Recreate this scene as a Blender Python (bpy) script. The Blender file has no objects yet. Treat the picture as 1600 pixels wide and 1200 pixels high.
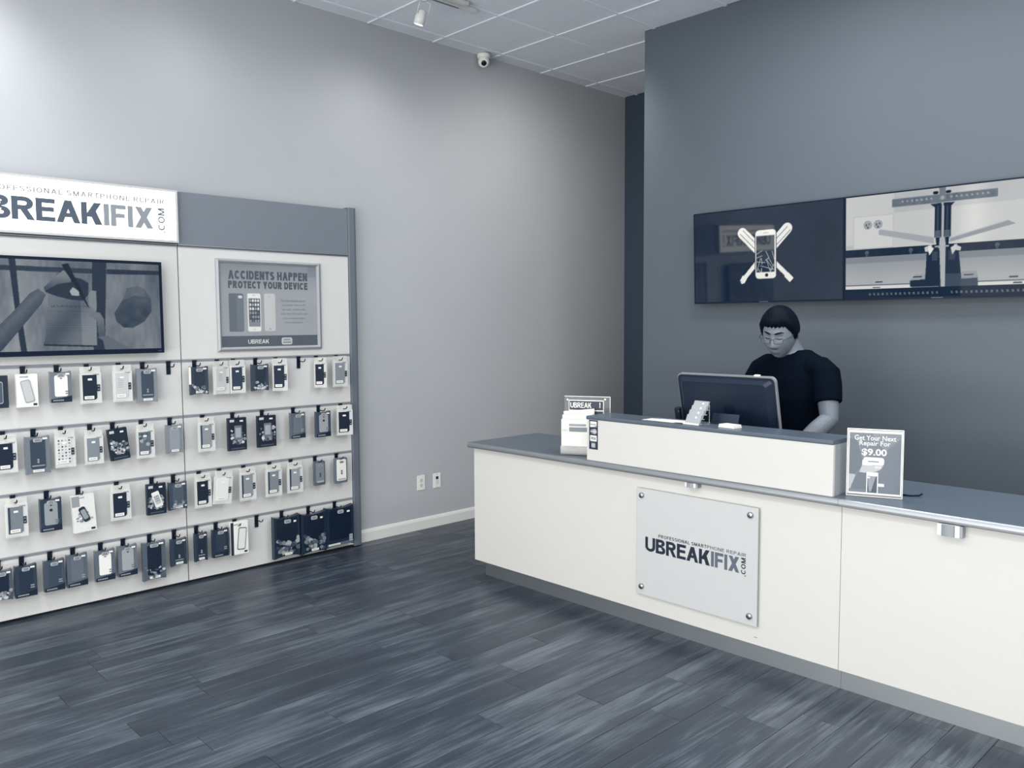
import bpy, bmesh, math, random
import numpy as np
from mathutils import Vector, Matrix, Euler
random.seed(7)
C = bpy.context.scene.collection
SC = bpy.context.scene
PI = math.pi

# ------------------------------------------------------------------ camera, light, exposure
CAM_H = 1.65
cam = bpy.data.cameras.new('camera')
cam.sensor_width = 36.0
cam.lens = 1298.85 / 1600 * 36.0
cam.clip_start = 0.05
camo = bpy.data.objects.new('camera', cam)
C.objects.link(camo)
yaw, pitch, roll = math.radians(46.24567), math.radians(-4.23475), math.radians(-0.31415)
fw = Vector((-math.sin(yaw) * math.cos(pitch), math.cos(yaw) * math.cos(pitch), math.sin(pitch)))
r0 = fw.cross(Vector((0, 0, 1))).normalized()
u0 = r0.cross(fw)
rr_, uu_ = r0 * math.cos(roll) + u0 * math.sin(roll), u0 * math.cos(roll) - r0 * math.sin(roll)
camo.matrix_world = Matrix.Translation((0, 0, CAM_H)) @ Matrix((rr_, uu_, -fw)).transposed().to_4x4()
SC.camera = camo
SC.view_settings.view_transform = 'Standard'
SC.view_settings.look = 'None'
SC.view_settings.gamma = 1.0
SC.view_settings.use_curve_mapping = False
SC.view_settings.exposure = 0.0

world = bpy.data.worlds.new('world')
SC.world = world
world.use_nodes = True
world.node_tree.nodes['Background'].inputs[0].default_value = (0.75, 0.85, 1.0, 1)
world.node_tree.nodes['Background'].inputs[1].default_value = 0.25

def area(name, loc, size, energy, rot, col=(1, 1, 1), sizey=None, spread=180):
    l = bpy.data.lights.new(name, 'AREA')
    l.energy = energy
    l.color = col
    l.shape = 'RECTANGLE'
    l.size = size
    l.size_y = sizey or size
    l.spread = math.radians(spread)
    o = bpy.data.objects.new(name, l)
    o.location = loc
    o.rotation_euler = rot
    C.objects.link(o)
    return o

def spot(name, loc, target, energy, angle, blend=0.9, col=(1, 0.99, 0.97), size=0.05):
    l = bpy.data.lights.new(name, 'SPOT')
    l.energy = energy
    l.spot_size = math.radians(angle)
    l.spot_blend = blend
    l.color = col
    l.shadow_soft_size = size
    o = bpy.data.objects.new(name, l)
    o.location = loc
    o.rotation_euler = (Vector(target) - Vector(loc)).to_track_quat('-Z', 'Y').to_euler()
    C.objects.link(o)
    return o

# daylight through the shop front behind the camera, and its bounce off the bright pavement outside
area('shopfront_daylight', (-0.8, -3.25, 1.85), 7.2, 175, (math.radians(90), 0, 0), (1.0, 0.985, 0.95), 2.5)
area('pavement_bounce', (-0.8, -3.2, 0.48), 7.0, 240, (math.radians(125), 0, 0), (1.0, 0.985, 0.95), 0.7)
# ceiling troffers of the shop floor (all outside the frame)
for i, (x, y, e) in enumerate(((-3.0, 0.3, 34), (-0.9, 0.3, 34), (1.4, 0.3, 34), (1.4, 2.7, 34), (-3.0, -1.7, 34), (0.3, -1.7, 34), (-2.3, 3.95, 36), (-0.5, 3.95, 42), (1.4, 3.9, 38))):
    area('ceiling_troffer_light', (x, y, 3.80), 1.15, e, (0, 0, 0), (0.97, 0.985, 1.0), 0.55)
# track spots washing the left wall
spot('track_spot_light', (-4.57, 3.55, 3.58), (-5.25, 3.3, 1.5), 15, 150, 1.0, size=.15)
spot('track_spot_light', (-4.57, 0.9, 3.62), (-5.25, 0.85, 2.75), 42, 100, 1.0, size=.12)
spot('track_spot_light', (-4.57, 2.2, 3.62), (-5.25, 2.1, 1.5), 12, 150, 1.0, size=.15)
spot('track_spot_light', (-4.0, 4.75, 3.70), (-5.25, 5.1, 1.6), 46, 135, 1.0, size=.15)

# ------------------------------------------------------------------ colour helpers (the picture is a navy-to-cream duotone)
KEYS = ((0.0, (8, 24, 44)), (0.12, (28, 42, 60)), (0.25, (60, 73, 88)), (0.5, (124, 131, 139)),
        (0.75, (184, 186, 187)), (0.9, (226, 226, 221)), (1.0, (246, 244, 236)))
def tone(t):
    t = min(max(t, 0), 1)
    for (a, ca), (b, cb) in zip(KEYS, KEYS[1:]):
        if t <= b:
            f = (t - a) / (b - a)
            return tuple(ca[i] + (cb[i] - ca[i]) * f for i in range(3))
    return KEYS[-1][1]
def s2l(c):
    c = c / 255.0
    return c / 12.92 if c <= 0.04045 else ((c + 0.055) / 1.055) ** 2.4
def lin(rgb): return tuple(s2l(c) for c in rgb)
def tl(t): return lin(tone(t))

MATS = {}
def mat(key, t=0.5, rough=0.5, metal=0.0, emit=0.0, spec=0.5, noise=0.0, nscale=8.0, bump=0.0, bscale=60.0, rgb=None, ior=1.5, coat=0.0):
    k = (key, t, rough, metal, emit)
    if k in MATS: return MATS[k]
    m = bpy.data.materials.new(key)
    m.use_nodes = True
    nt = m.node_tree
    b = nt.nodes['Principled BSDF']
    col = (*(lin(rgb) if rgb else tl(t)), 1)
    b.inputs['Base Color'].default_value = col
    b.inputs['Roughness'].default_value = rough
    b.inputs['Metallic'].default_value = metal
    b.inputs['Specular IOR Level'].default_value = spec
    b.inputs['IOR'].default_value = ior
    b.inputs['Coat Weight'].default_value = coat
    if emit:
        b.inputs['Emission Color'].default_value = col
        b.inputs['Emission Strength'].default_value = emit
    tc = nt.nodes.new('ShaderNodeTexCoord')
    if noise:
        n = nt.nodes.new('ShaderNodeTexNoise')
        n.inputs['Scale'].default_value = nscale
        n.inputs['Detail'].default_value = 4
        nt.links.new(tc.outputs['Object'], n.inputs['Vector'])
        mx = nt.nodes.new('ShaderNodeMapRange')
        mx.inputs['From Min'].default_value = 0.3
        mx.inputs['From Max'].default_value = 0.7
        mx.inputs['To Min'].default_value = 1 - noise
        mx.inputs['To Max'].default_value = 1 + noise
        nt.links.new(n.outputs['Fac'], mx.inputs['Value'])
        ml = nt.nodes.new('ShaderNodeVectorMath')
        ml.operation = 'SCALE'
        ml.inputs[0].default_value = col[:3]
        nt.links.new(mx.outputs['Result'], ml.inputs['Scale'])
        nt.links.new(ml.outputs['Vector'], b.inputs['Base Color'])
    if bump:
        n2 = nt.nodes.new('ShaderNodeTexNoise')
        n2.inputs['Scale'].default_value = bscale
        n2.inputs['Detail'].default_value = 3
        nt.links.new(tc.outputs['Object'], n2.inputs['Vector'])
        bp = nt.nodes.new('ShaderNodeBump')
        bp.inputs['Strength'].default_value = bump
        bp.inputs['Distance'].default_value = 0.004
        nt.links.new(n2.outputs['Fac'], bp.inputs['Height'])
        nt.links.new(bp.outputs['Normal'], b.inputs['Normal'])
    MATS[k] = m
    return m

def brushed(key, t, rough, vec, strength=1.0):
    """metal brushed along one axis: fine relief across the grain spreads the highlight"""
    m = mat(key, t, rough, 1.0)
    nt = m.node_tree
    tc = nt.nodes.new('ShaderNodeTexCoord')
    mp = nt.nodes.new('ShaderNodeMapping'); mp.inputs['Scale'].default_value = vec
    n = nt.nodes.new('ShaderNodeTexNoise'); n.inputs['Scale'].default_value = 1.0; n.inputs['Detail'].default_value = 1
    bp = nt.nodes.new('ShaderNodeBump'); bp.inputs['Strength'].default_value = strength; bp.inputs['Distance'].default_value = 0.002
    nt.links.new(tc.outputs['Object'], mp.inputs['Vector']); nt.links.new(mp.outputs['Vector'], n.inputs['Vector'])
    nt.links.new(n.outputs['Fac'], bp.inputs['Height']); nt.links.new(bp.outputs['Normal'], nt.nodes['Principled BSDF'].inputs['Normal'])
    return m

def clear_mat(key, t=0.9, amount=0.14, rough=0.08):
    if key in MATS: return MATS[key]
    m = bpy.data.materials.new(key)
    m.use_nodes = True
    nt = m.node_tree
    b = nt.nodes['Principled BSDF']
    b.inputs['Base Color'].default_value = (*tl(t), 1)
    b.inputs['Roughness'].default_value = rough
    tr = nt.nodes.new('ShaderNodeBsdfTransparent')
    mx = nt.nodes.new('ShaderNodeMixShader')
    mx.inputs[0].default_value = amount
    nt.links.new(tr.outputs[0], mx.inputs[1])
    nt.links.new(b.outputs[0], mx.inputs[2])
    nt.links.new(mx.outputs[0], nt.nodes['Material Output'].inputs[0])
    MATS[key] = m
    return m

def screen_mat(key, strength=1.0, gloss=0.08, spec=0.5):
    m = bpy.data.materials.new(key)
    m.use_nodes = True
    nt = m.node_tree
    b = nt.nodes['Principled BSDF']
    a = nt.nodes.new('ShaderNodeAttribute')
    a.attribute_name = 'Col'
    b.inputs['Base Color'].default_value = (0.002, 0.004, 0.008, 1)
    b.inputs['Roughness'].default_value = gloss
    b.inputs['Specular IOR Level'].default_value = spec
    nt.links.new(a.outputs['Color'], b.inputs['Emission Color'])
    b.inputs['Emission Strength'].default_value = strength
    return m
def print_mat(key, rough=0.4):
    m = bpy.data.materials.new(key)
    m.use_nodes = True
    nt = m.node_tree
    a = nt.nodes.new('ShaderNodeAttribute')
    a.attribute_name = 'Col'
    nt.links.new(a.outputs['Color'], nt.nodes['Principled BSDF'].inputs['Base Color'])
    nt.nodes['Principled BSDF'].inputs['Roughness'].default_value = rough
    return m

# ------------------------------------------------------------------ mesh helpers
class MB:
    def __init__(s): s.v = []; s.f = []; s.mi = []
    def add(s, vs, fs, mi=0):
        n = len(s.v)
        s.v += [tuple(v) for v in vs]
        s.f += [tuple(i + n for i in f) for f in fs]
        s.mi += [mi] * len(fs)
        return s
    def box(s, x0, x1, y0, y1, z0, z1, mi=0, bev=0.0):
        if bev <= 0:
            vs = [(x, y, z) for z in (z0, z1) for y in (y0, y1) for x in (x0, x1)]
            return s.add(vs, [(0, 2, 3, 1), (4, 5, 7, 6), (0, 1, 5, 4), (2, 6, 7, 3), (0, 4, 6, 2), (1, 3, 7, 5)], mi)
        bm = bmesh.new()
        bmesh.ops.create_cube(bm, size=1)
        for v in bm.verts:
            v.co = ((x0 + x1) / 2 + v.co.x * (x1 - x0), (y0 + y1) / 2 + v.co.y * (y1 - y0), (z0 + z1) / 2 + v.co.z * (z1 - z0))
        bmesh.ops.bevel(bm, geom=list(bm.edges), offset=bev, segments=2, affect='EDGES', profile=0.6)
        bm.verts.index_update()
        s.add([v.co[:] for v in bm.verts], [[v.index for v in f.verts] for f in bm.faces], mi)
        bm.free()
        return s
    def prism(s, poly, w0, w1, mi=0, mi_side=None, taper=0.0):
        """poly in (u,v), counter-clockwise seen from +w; extruded w0..w1, front face may shrink by taper"""
        n = len(poly)
        cx = sum(p[0] for p in poly) / n; cy = sum(p[1] for p in poly) / n
        def sh(p):
            if not taper: return p
            dx, dy = p[0] - cx, p[1] - cy
            d = math.hypot(dx, dy) or 1
            return (p[0] - dx / d * taper, p[1] - dy / d * taper)
        vs = [(p[0], p[1], w0) for p in poly] + [(*sh(p), w1) for p in poly]
        side = mi if mi_side is None else mi_side
        s.add(vs, [tuple(range(n, 2 * n)), tuple(range(n - 1, -1, -1))], mi)
        base = len(s.v) - 2 * n
        for i in range(n):
            j = (i + 1) % n
            s.f.append((base + i, base + j, base + n + j, base + n + i)); s.mi.append(side)
        return s
    def flat(s, poly, w, mi=0):
        n = len(poly)
        return s.add([(p[0], p[1], w) for p in poly], [tuple(range(n))], mi)
    def tube(s, pts, r, n=8, mi=0, closed=False, flatten=None):
        pts = [Vector(p) for p in pts]
        rs = r if isinstance(r, (list, tuple)) else [r] * len(pts)
        rings = []
        m = len(pts)
        up = None
        for i, p in enumerate(pts):
            if closed: t = pts[(i + 1) % m] - pts[i - 1]
            else: t = pts[min(i + 1, m - 1)] - pts[max(i - 1, 0)]
            t.normalize()
            if up is None:
                a = Vector((0, 0, 1)) if abs(t.z) < 0.9 else Vector((1, 0, 0))
            else: a = up
            b = t.cross(a).normalized(); a = b.cross(t).normalized(); up = a
            rings.append([p + (a * math.cos(2 * PI * k / n) + b * math.sin(2 * PI * k / n)) * rs[i] for k in range(n)])
        vs = [v for rg in rings for v in rg]
        fs = []
        for i in range(m if closed else m - 1):
            j = (i + 1) % m
            for k in range(n):
                l = (k + 1) % n
                fs.append((i * n + k, i * n + l, j * n + l, j * n + k))
        if not closed:
            fs.append(tuple(range(n - 1, -1, -1))); fs.append(tuple((m - 1) * n + k for k in range(n)))
        return s.add(vs, fs, mi)
    def lathe(s, prof, org=(0, 0, 0), axis=(0, 0, 1), n=24, mi=0):
        """prof: list of (radius, height along axis)"""
        ax = Vector(axis).normalized()
        a = Vector((1, 0, 0)) if abs(ax.x) < 0.8 else Vector((0, 1, 0))
        b = ax.cross(a).normalized(); a = b.cross(ax)
        vs = []; fs = []
        for (r, h) in prof:
            for k in range(n):
                an = 2 * PI * k / n
                vs.append(Vector(org) + ax * h + (a * math.cos(an) + b * math.sin(an)) * r)
        for i in range(len(prof) - 1):
            for k in range(n):
                l = (k + 1) % n
                fs.append((i * n + k, i * n + l, (i + 1) * n + l, (i + 1) * n + k))
        fs.append(tuple(range(n - 1, -1, -1))); fs.append(tuple((len(prof) - 1) * n + k for k in range(n)))
        return s.add(vs, fs, mi)
    def loft(s, secs, n=20, mi=0):
        """secs: (center, uvec, vvec) ellipses"""
        vs = []; fs = []
        for c, u, v in secs:
            c = Vector(c); u = Vector(u); v = Vector(v)
            for k in range(n):
                an = 2 * PI * k / n
                vs.append(c + u * math.cos(an) + v * math.sin(an))
        for i in range(len(secs) - 1):
            for k in range(n):
                l = (k + 1) % n
                fs.append((i * n + k, i * n + l, (i + 1) * n + l, (i + 1) * n + k))
        fs.append(tuple(range(n - 1, -1, -1))); fs.append(tuple((len(secs) - 1) * n + k for k in range(n)))
        return s.add(vs, fs, mi)
    def mesh(s, name):
        me = bpy.data.meshes.new(name)
        me.from_pydata([tuple(v) for v in s.v], [], s.f)
        for p, i in zip(me.polygons, s.mi): p.material_index = i
        return me

def obj(name, mb, mats, parent=None, smooth=False, fix=True):
    me = mb.mesh(name) if isinstance(mb, MB) else mb
    for m in (mats if isinstance(mats, (list, tuple)) else [mats]): me.materials.append(m)
    if fix:
        bm = bmesh.new(); bm.from_mesh(me)
        bmesh.ops.recalc_face_normals(bm, faces=bm.faces)
        bm.to_mesh(me); bm.free()
    if smooth:
        me.polygons.foreach_set('use_smooth', [True] * len(me.polygons))
    o = bpy.data.objects.new(name, me)
    C.objects.link(o)
    if parent: o.parent = parent
    return o

def thing(name, label, cat, mtx=None, group=None):
    o = bpy.data.objects.new(name, None)
    o.empty_display_size = 0.05
    C.objects.link(o)
    if mtx is not None: o.matrix_world = mtx
    o['label'] = label; o['category'] = cat
    if group: o['group'] = group
    return o
def tag(o, label, cat, group=None):
    o['label'] = label; o['category'] = cat
    if group: o['group'] = group
    return o
def struct(name, mb, mats, parent=None):
    o = obj(name, mb, mats, parent)
    if not parent: o['kind'] = 'structure'
    return o

# frames: local u (right), v (up), w (out of the face)
def left_frame(y=0, z=0, x=0):            # things on the left wall, facing +X
    return Matrix.Translation((x, y, z)) @ Matrix(((0, 0, 1), (1, 0, 0), (0, 1, 0))).to_4x4()
def back_frame(x=0, z=0, y=0, yaw=0.0):   # things facing the shop floor, -Y
    return Matrix.Translation((x, y, z)) @ Matrix.Rotation(yaw, 4, 'Z') @ Matrix(((1, 0, 0), (0, 0, -1), (0, 1, 0))).to_4x4()

def rrect(cx, cy, w, h, r, n=4):
    pts = []
    for sx, sy, a0 in ((1, 1, 0), (-1, 1, 90), (-1, -1, 180), (1, -1, 270)):
        for k in range(n + 1):
            a = math.radians(a0 + 90 * k / n)
            pts.append((cx + sx * (w / 2 - r) + r * math.cos(a), cy + sy * (h / 2 - r) + r * math.sin(a)))
    return pts
def rect(u0, u1, v0, v1): return [(u0, v0), (u1, v0), (u1, v1), (u0, v1)]
def circ(cx, cy, r, n=20): return [(cx + r * math.cos(2 * PI * k / n), cy + r * math.sin(2 * PI * k / n)) for k in range(n)]
def rot2(poly, a, cx=0, cy=0):
    c, s = math.cos(a), math.sin(a)
    return [(cx + (x - cx) * c - (y - cy) * s, cy + (x - cx) * s + (y - cy) * c) for x, y in poly]
def seg2(a, b, t):
    dx, dy = b[0] - a[0], b[1] - a[1]
    d = math.hypot(dx, dy) or 1
    nx, ny = -dy / d * t / 2, dx / d * t / 2
    return [(a[0] - nx, a[1] - ny), (b[0] - nx, b[1] - ny), (b[0] + nx, b[1] + ny), (a[0] + nx, a[1] + ny)]

TXT = {}
def text_verts(s, bold=0.0, space=1.0):
    k = (s, bold, space)
    if k not in TXT:
        cu = bpy.data.curves.new('lettering', 'FONT')
        cu.body = s; cu.offset = bold; cu.space_character = space
        cu.resolution_u = 3
        ob = bpy.data.objects.new('lettering', cu)
        C.objects.link(ob)
        bpy.context.view_layer.update()
        me = bpy.data.meshes.new_from_object(ob.evaluated_get(bpy.context.evaluated_depsgraph_get()))
        v = [tuple(x.co) for x in me.vertices]; f = [tuple(p.vertices) for p in me.polygons]
        bpy.data.objects.remove(ob); bpy.data.curves.remove(cu); bpy.data.meshes.remove(me)
        TXT[k] = (v, f)
    return TXT[k]
def fit_text(mb, s, u0, u1, v0, v1, w, mi=0, bold=0.0, turn=False, space=1.0):
    """flat lettering filling the box; turn=True reads upwards"""
    v, f = text_verts(s, bold, space)
    xs = [p[0] for p in v]; ys = [p[1] for p in v]
    a, b, c, d = min(xs), max(xs), min(ys), max(ys)
    out = []
    for p in v:
        x = (p[0] - a) / (b - a); y = (p[1] - c) / (d - c)
        if turn: x, y = 1 - y, x
        out.append((u0 + x * (u1 - u0), v0 + y * (v1 - v0), w))
    mb.add(out, f, mi)
    return mb

def _arc(cx, cy, rx, ry, a0, a1, n=14):
    return [(cx + rx * math.cos(math.radians(a0 + (a1 - a0) * k / n)), cy + ry * math.sin(math.radians(a0 + (a1 - a0) * k / n))) for k in range(n + 1)]
def glyph(ch, t):
    """capital letters as plain sans strokes: (width, [('R',x0,x1,y0,y1) | ('D',xb,xt,y0,y1,hw) | ('C',points)])"""
    h = t / 2
    R = lambda *a: ('R', *a)
    D = lambda *a: ('D', *a)
    Cv = lambda p: ('C', p)
    st = R(0, t, 0, 1)
    if ch == 'U': w = .72; return w, [R(0, t, .34, 1), R(w - t, w, .34, 1), Cv(_arc(w / 2, .345, w / 2 - h, .345 - h, 180, 360))]
    if ch == 'B': w = .68; return w, [st, R(t, .40, 1 - t, 1), R(t, .42, .535 - h, .535 + h), R(t, .42, 0, t), Cv(_arc(.39, .7675, .24 - h, .2325 - h, 90, -90)), Cv(_arc(.41, .2675, w - .41 - h, .2675 - h, 90, -90))]
    if ch in 'PR':
        w = .68 if ch == 'R' else .65
        g = [st, R(t, .40, 1 - t, 1), R(t, .40, .43, .43 + t), Cv(_arc(.39, .715, w - .39 - h - .01, .285 - h, 90, -90))]
        if ch == 'R': g.append(D(w + .03 - 1.15 * t, .37 - .55 * t, 0, .45, t * 1.15))
        return w + (.03 if ch == 'R' else 0), g
    if ch == 'E': w = .61; return w, [st, R(t, w, 1 - t, 1), R(t, w - .04, .53 - h, .53 + h), R(t, w, 0, t)]
    if ch == 'F': w = .57; return w, [st, R(t, w, 1 - t, 1), R(t, w - .05, .50 - h, .50 + h)]
    if ch == 'L': w = .54; return w, [st, R(t, w, 0, t)]
    if ch == 'I': return t, [st]
    if ch == 'H': w = .70; return w, [st, R(w - t, w, 0, 1), R(t, w - t, .53 - h, .53 + h)]
    if ch == 'T': w = .62; return w, [R(0, w, 1 - t, 1), R(w / 2 - h, w / 2 + h, 0, 1 - t)]
    if ch == 'A': w = .78; k = t * 1.08; return w, [D(0, w / 2 - k / 2, 0, 1, k), D(w - k, w / 2 - k / 2, 0, 1, k), R(.19, w - .19, .25, .25 + t * .95)]
    if ch == 'V': w = .74; k = t * 1.08; return w, [D(w / 2 - k / 2, 0, 0, 1, k), D(w / 2 - k / 2, w - k, 0, 1, k)]
    if ch == 'Y': w = .72; k = t * 1.15; return w, [R(w / 2 - h, w / 2 + h, 0, .42), D(w / 2 - k / 2, 0, .38, 1, k), D(w / 2 - k / 2, w - k, .38, 1, k)]
    if ch == 'X': w = .72; k = t * 1.22; return w, [D(0, w - k - .02, 0, 1, k), D(w - k, .02, 0, 1, k)]
    if ch == 'K': w = .71; k = t * 1.25; return w, [st, D(t * .55, w - k - .02, .34, 1, k), D(w - k, .24, 0, .64, k)]
    if ch == 'M': w = .84; k = t * 1.0; return w, [st, R(w - t, w, 0, 1), D(w / 2 - k / 2, t * .1, 0, 1, k), D(w / 2 - k / 2, w - t * 1.1, 0, 1, k)]
    if ch == 'N': w = .70; k = t * 1.1; return w, [st, R(w - t, w, 0, 1), D(w - k, 0, 0, 1, k)]
    if ch == 'D': w = .71; return w, [st, R(t, .34, 1 - t, 1), R(t, .34, 0, t), Cv(_arc(.33, .5, w - .33 - h, .5 - h, 90, -90, 18))]
    if ch == 'O': w = .78; return w, [Cv(_arc(w / 2, .5, w / 2 - h, .5 - h, 0, 360, 32))]
    if ch == 'C': w = .73; return w, [Cv(_arc(.385, .5, .385 - h, .5 - h, 42, 318, 26))]
    if ch == 'S': w = .66; return w, [Cv(_arc(w / 2, .745 - h * .25, w / 2 - h, .255 - h * .75, 25, 270, 16) + _arc(w / 2, .255 + h * .25, w / 2 - h, .255 - h * .75, 90, -155, 16)[1:])]
    if ch == '.': return t * 1.1, [R(0, t * 1.1, 0, t * 1.1)]
    return .28, []
def caps(mb, s, u0, u1, v0, v1, w, mi=0, t=.17, gap=.12, turn=False):
    x = 0; polys = []
    for ch in s:
        wd, g = glyph(ch, t)
        for gi, p in enumerate(g):
            lo = len(polys)
            if p[0] == 'R': polys.append([(x + p[1], p[3]), (x + p[2], p[3]), (x + p[2], p[4]), (x + p[1], p[4])])
            elif p[0] == 'D': polys.append([(x + p[1], p[3]), (x + p[1] + p[5], p[3]), (x + p[2] + p[5], p[4]), (x + p[2], p[4])])
            else:
                pts = p[1]; n = len(pts)
                L = []; Rr = []
                cl = math.hypot(pts[0][0] - pts[-1][0], pts[0][1] - pts[-1][1]) < 1e-6
                for i in range(n):
                    a = pts[i - 1] if i else (pts[-2] if cl else pts[0])
                    b = pts[i + 1] if i < n - 1 else (pts[1] if cl else pts[-1])
                    dx, dy = b[0] - a[0], b[1] - a[1]; d = math.hypot(dx, dy) or 1
                    L.append((x + pts[i][0] - dy / d * t / 2, pts[i][1] + dx / d * t / 2)); Rr.append((x + pts[i][0] + dy / d * t / 2, pts[i][1] - dx / d * t / 2))
                for i in range(n - 1): polys.append([Rr[i], Rr[i + 1], L[i + 1], L[i]])
            polys[lo:] = [(gi, q) for q in polys[lo:]]
        x += wd + (gap if ch != ' ' else gap * .3)
    T = x - gap
    for gi, pl in polys:
        o = []
        for (a, b) in pl:
            a /= T
            if turn: a, b = 1 - b, a
            o.append((u0 + a * (u1 - u0), v0 + b * (v1 - v0)))
        mb.flat(o, w + gi * .00004, mi)
    return mb

def caps_words(s, u0, u1, v0, v1, w, t, gap):
    def width(q): return sum(glyph(c, t)[0] + (gap if c != ' ' else gap * .3) for c in q)
    T = width(s) - gap
    out = []; x = 0
    for wd in s.split(' '):
        out.append(caps(MB(), wd, u0 + (u1 - u0) * x / T, u0 + (u1 - u0) * (x + width(wd) - gap) / T, v0, v1, w, 0, t, gap))
        x += width(wd + ' ')
    return out

def inside(poly, X, Y):
    r = np.zeros(X.shape, bool)
    n = len(poly)
    for i in range(n):
        x1, y1 = poly[i]; x2, y2 = poly[(i + 1) % n]
        if y1 == y2: continue
        c = ((y1 > Y) != (y2 > Y)) & (X < (x2 - x1) * (Y - y1) / (y2 - y1) + x1)
        r ^= c
    return r
def vnoise(X, Y, sx, sy, seed):
    rg = np.random.RandomState(seed)
    g = rg.rand(64, 64)
    x = X * sx; y = Y * sy
    xi = np.floor(x).astype(int); yi = np.floor(y).astype(int)
    fx = x - xi; fy = y - yi
    fx = fx * fx * (3 - 2 * fx); fy = fy * fy * (3 - 2 * fy)
    G = lambda a, b: g[a % 64, b % 64]
    return (G(xi, yi) * (1 - fx) + G(xi + 1, yi) * fx) * (1 - fy) + (G(xi, yi + 1) * (1 - fx) + G(xi + 1, yi + 1) * fx) * fy
def tone_arr(T):
    ks = [k for k, _ in KEYS]
    out = np.stack([np.interp(np.clip(T, 0, 1), ks, [c[i] for _, c in KEYS]) for i in range(3)], -1) / 255.0
    return np.where(out <= 0.04045, out / 12.92, ((out + 0.055) / 1.055) ** 2.4)
def picture(name, w, h, nx, ny, draw, material, parent, wz):
    """flat picture on a screen or sheet: a fine grid whose colour attribute is drawn by draw(X, Y) -> tone (Y runs down)"""
    T = np.zeros((ny, nx))
    for ax in (-0.25, 0.25):
        for ay in (-0.25, 0.25):
            X, Y = np.meshgrid((np.arange(nx) + ax) / (nx - 1) * w, (np.arange(ny) + ay) / (ny - 1) * h)
            T += draw(X, Y) / 4
    X, Y = np.meshgrid(np.linspace(0, w, nx), np.linspace(0, h, ny))
    co = np.stack([X, -Y, np.full(X.shape, wz)], -1).reshape(-1, 3)
    idx = np.arange(nx * ny).reshape(ny, nx)
    F = np.stack([idx[1:, :-1], idx[1:, 1:], idx[:-1, 1:], idx[:-1, :-1]], -1).reshape(-1, 4)
    me = bpy.data.meshes.new(name)
    me.vertices.add(len(co)); me.vertices.foreach_set('co', co.ravel())
    me.loops.add(F.size); me.loops.foreach_set('vertex_index', F.ravel().astype(np.int32))
    me.polygons.add(len(F)); me.polygons.foreach_set('loop_start', np.arange(0, F.size, 4, dtype=np.int32))
    me.update(calc_edges=True)
    col = np.ones((len(co), 4)); col[:, :3] = tone_arr(T).reshape(-1, 3)
    at = me.color_attributes.new('Col', 'FLOAT_COLOR', 'POINT')
    at.data.foreach_set('color', col.ravel())
    me.validate()
    return obj(name, me, material, parent, fix=False)

# ------------------------------------------------------------------ materials
M_wall = mat('painted_wall_grey', 0.74, 0.75, rgb=(179, 182, 185), noise=0.02, nscale=1.5, bump=0.08, bscale=220)
M_dark = mat('painted_wall_dark', 0.36, 0.6, rgb=(86, 95, 104), noise=0.02, nscale=1.5, bump=0.06, bscale=220)
M_deep = mat('painted_wall_deep', 0.22, 0.7, bump=0.06, bscale=220)
M_tile = mat('ceiling_tile_fibre', 0.95, 0.95, rgb=(232, 236, 242), noise=0.03, nscale=40, bump=0.15, bscale=300)
M_grid = mat('ceiling_grid_white', 0.97, 0.4, rgb=(234, 239, 246))
M_trim = mat('trim_white', 0.9, 0.5)
M_lam = mat('white_laminate', 0.845, 0.42, rgb=(210, 209, 204), noise=0.006, nscale=3)
M_slat = mat('white_slatwall', 0.86, 0.45, rgb=(213, 213, 210), noise=0.008, nscale=4)
M_top = mat('grey_solid_worktop', 0.34, 0.32, noise=0.04, nscale=90)
M_alu = mat('brushed_aluminium', 0.62, 0.38, 0.75)
M_alud = mat('grey_anodised_metal', 0.5, 0.42, 0.3)
M_chrome = mat('satin_chrome', 0.72, 0.25, 1.0)
M_black = mat('black_plastic', 0.0, 0.45, spec=0.2)
M_blackm = mat('black_matte', 0.03, 0.6)
M_white = mat('white_plastic', 0.95, 0.4)
M_paper = mat('white_paper', 0.93, 0.7)
M_ink = mat('dark_ink', 0.04, 0.6)
M_inkg = mat('grey_ink', 0.36, 0.6)
M_toe = mat('toe_kick_metal', 0.8, 0.42, 1.0, rgb=(178, 184, 188))
M_nose = mat('worktop_edge_metal', 0.66, 0.46, 0.9)
M_clear = clear_mat('clear_acrylic', 0.95, 0.10, 0.05)
M_edge = mat('acrylic_edge', 0.93, 0.2)

XW = -5.254       # left wall face
XG = -5.19        # display panel face
YB = 5.224        # dark back wall face
HC = 3.845        # ceiling

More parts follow.
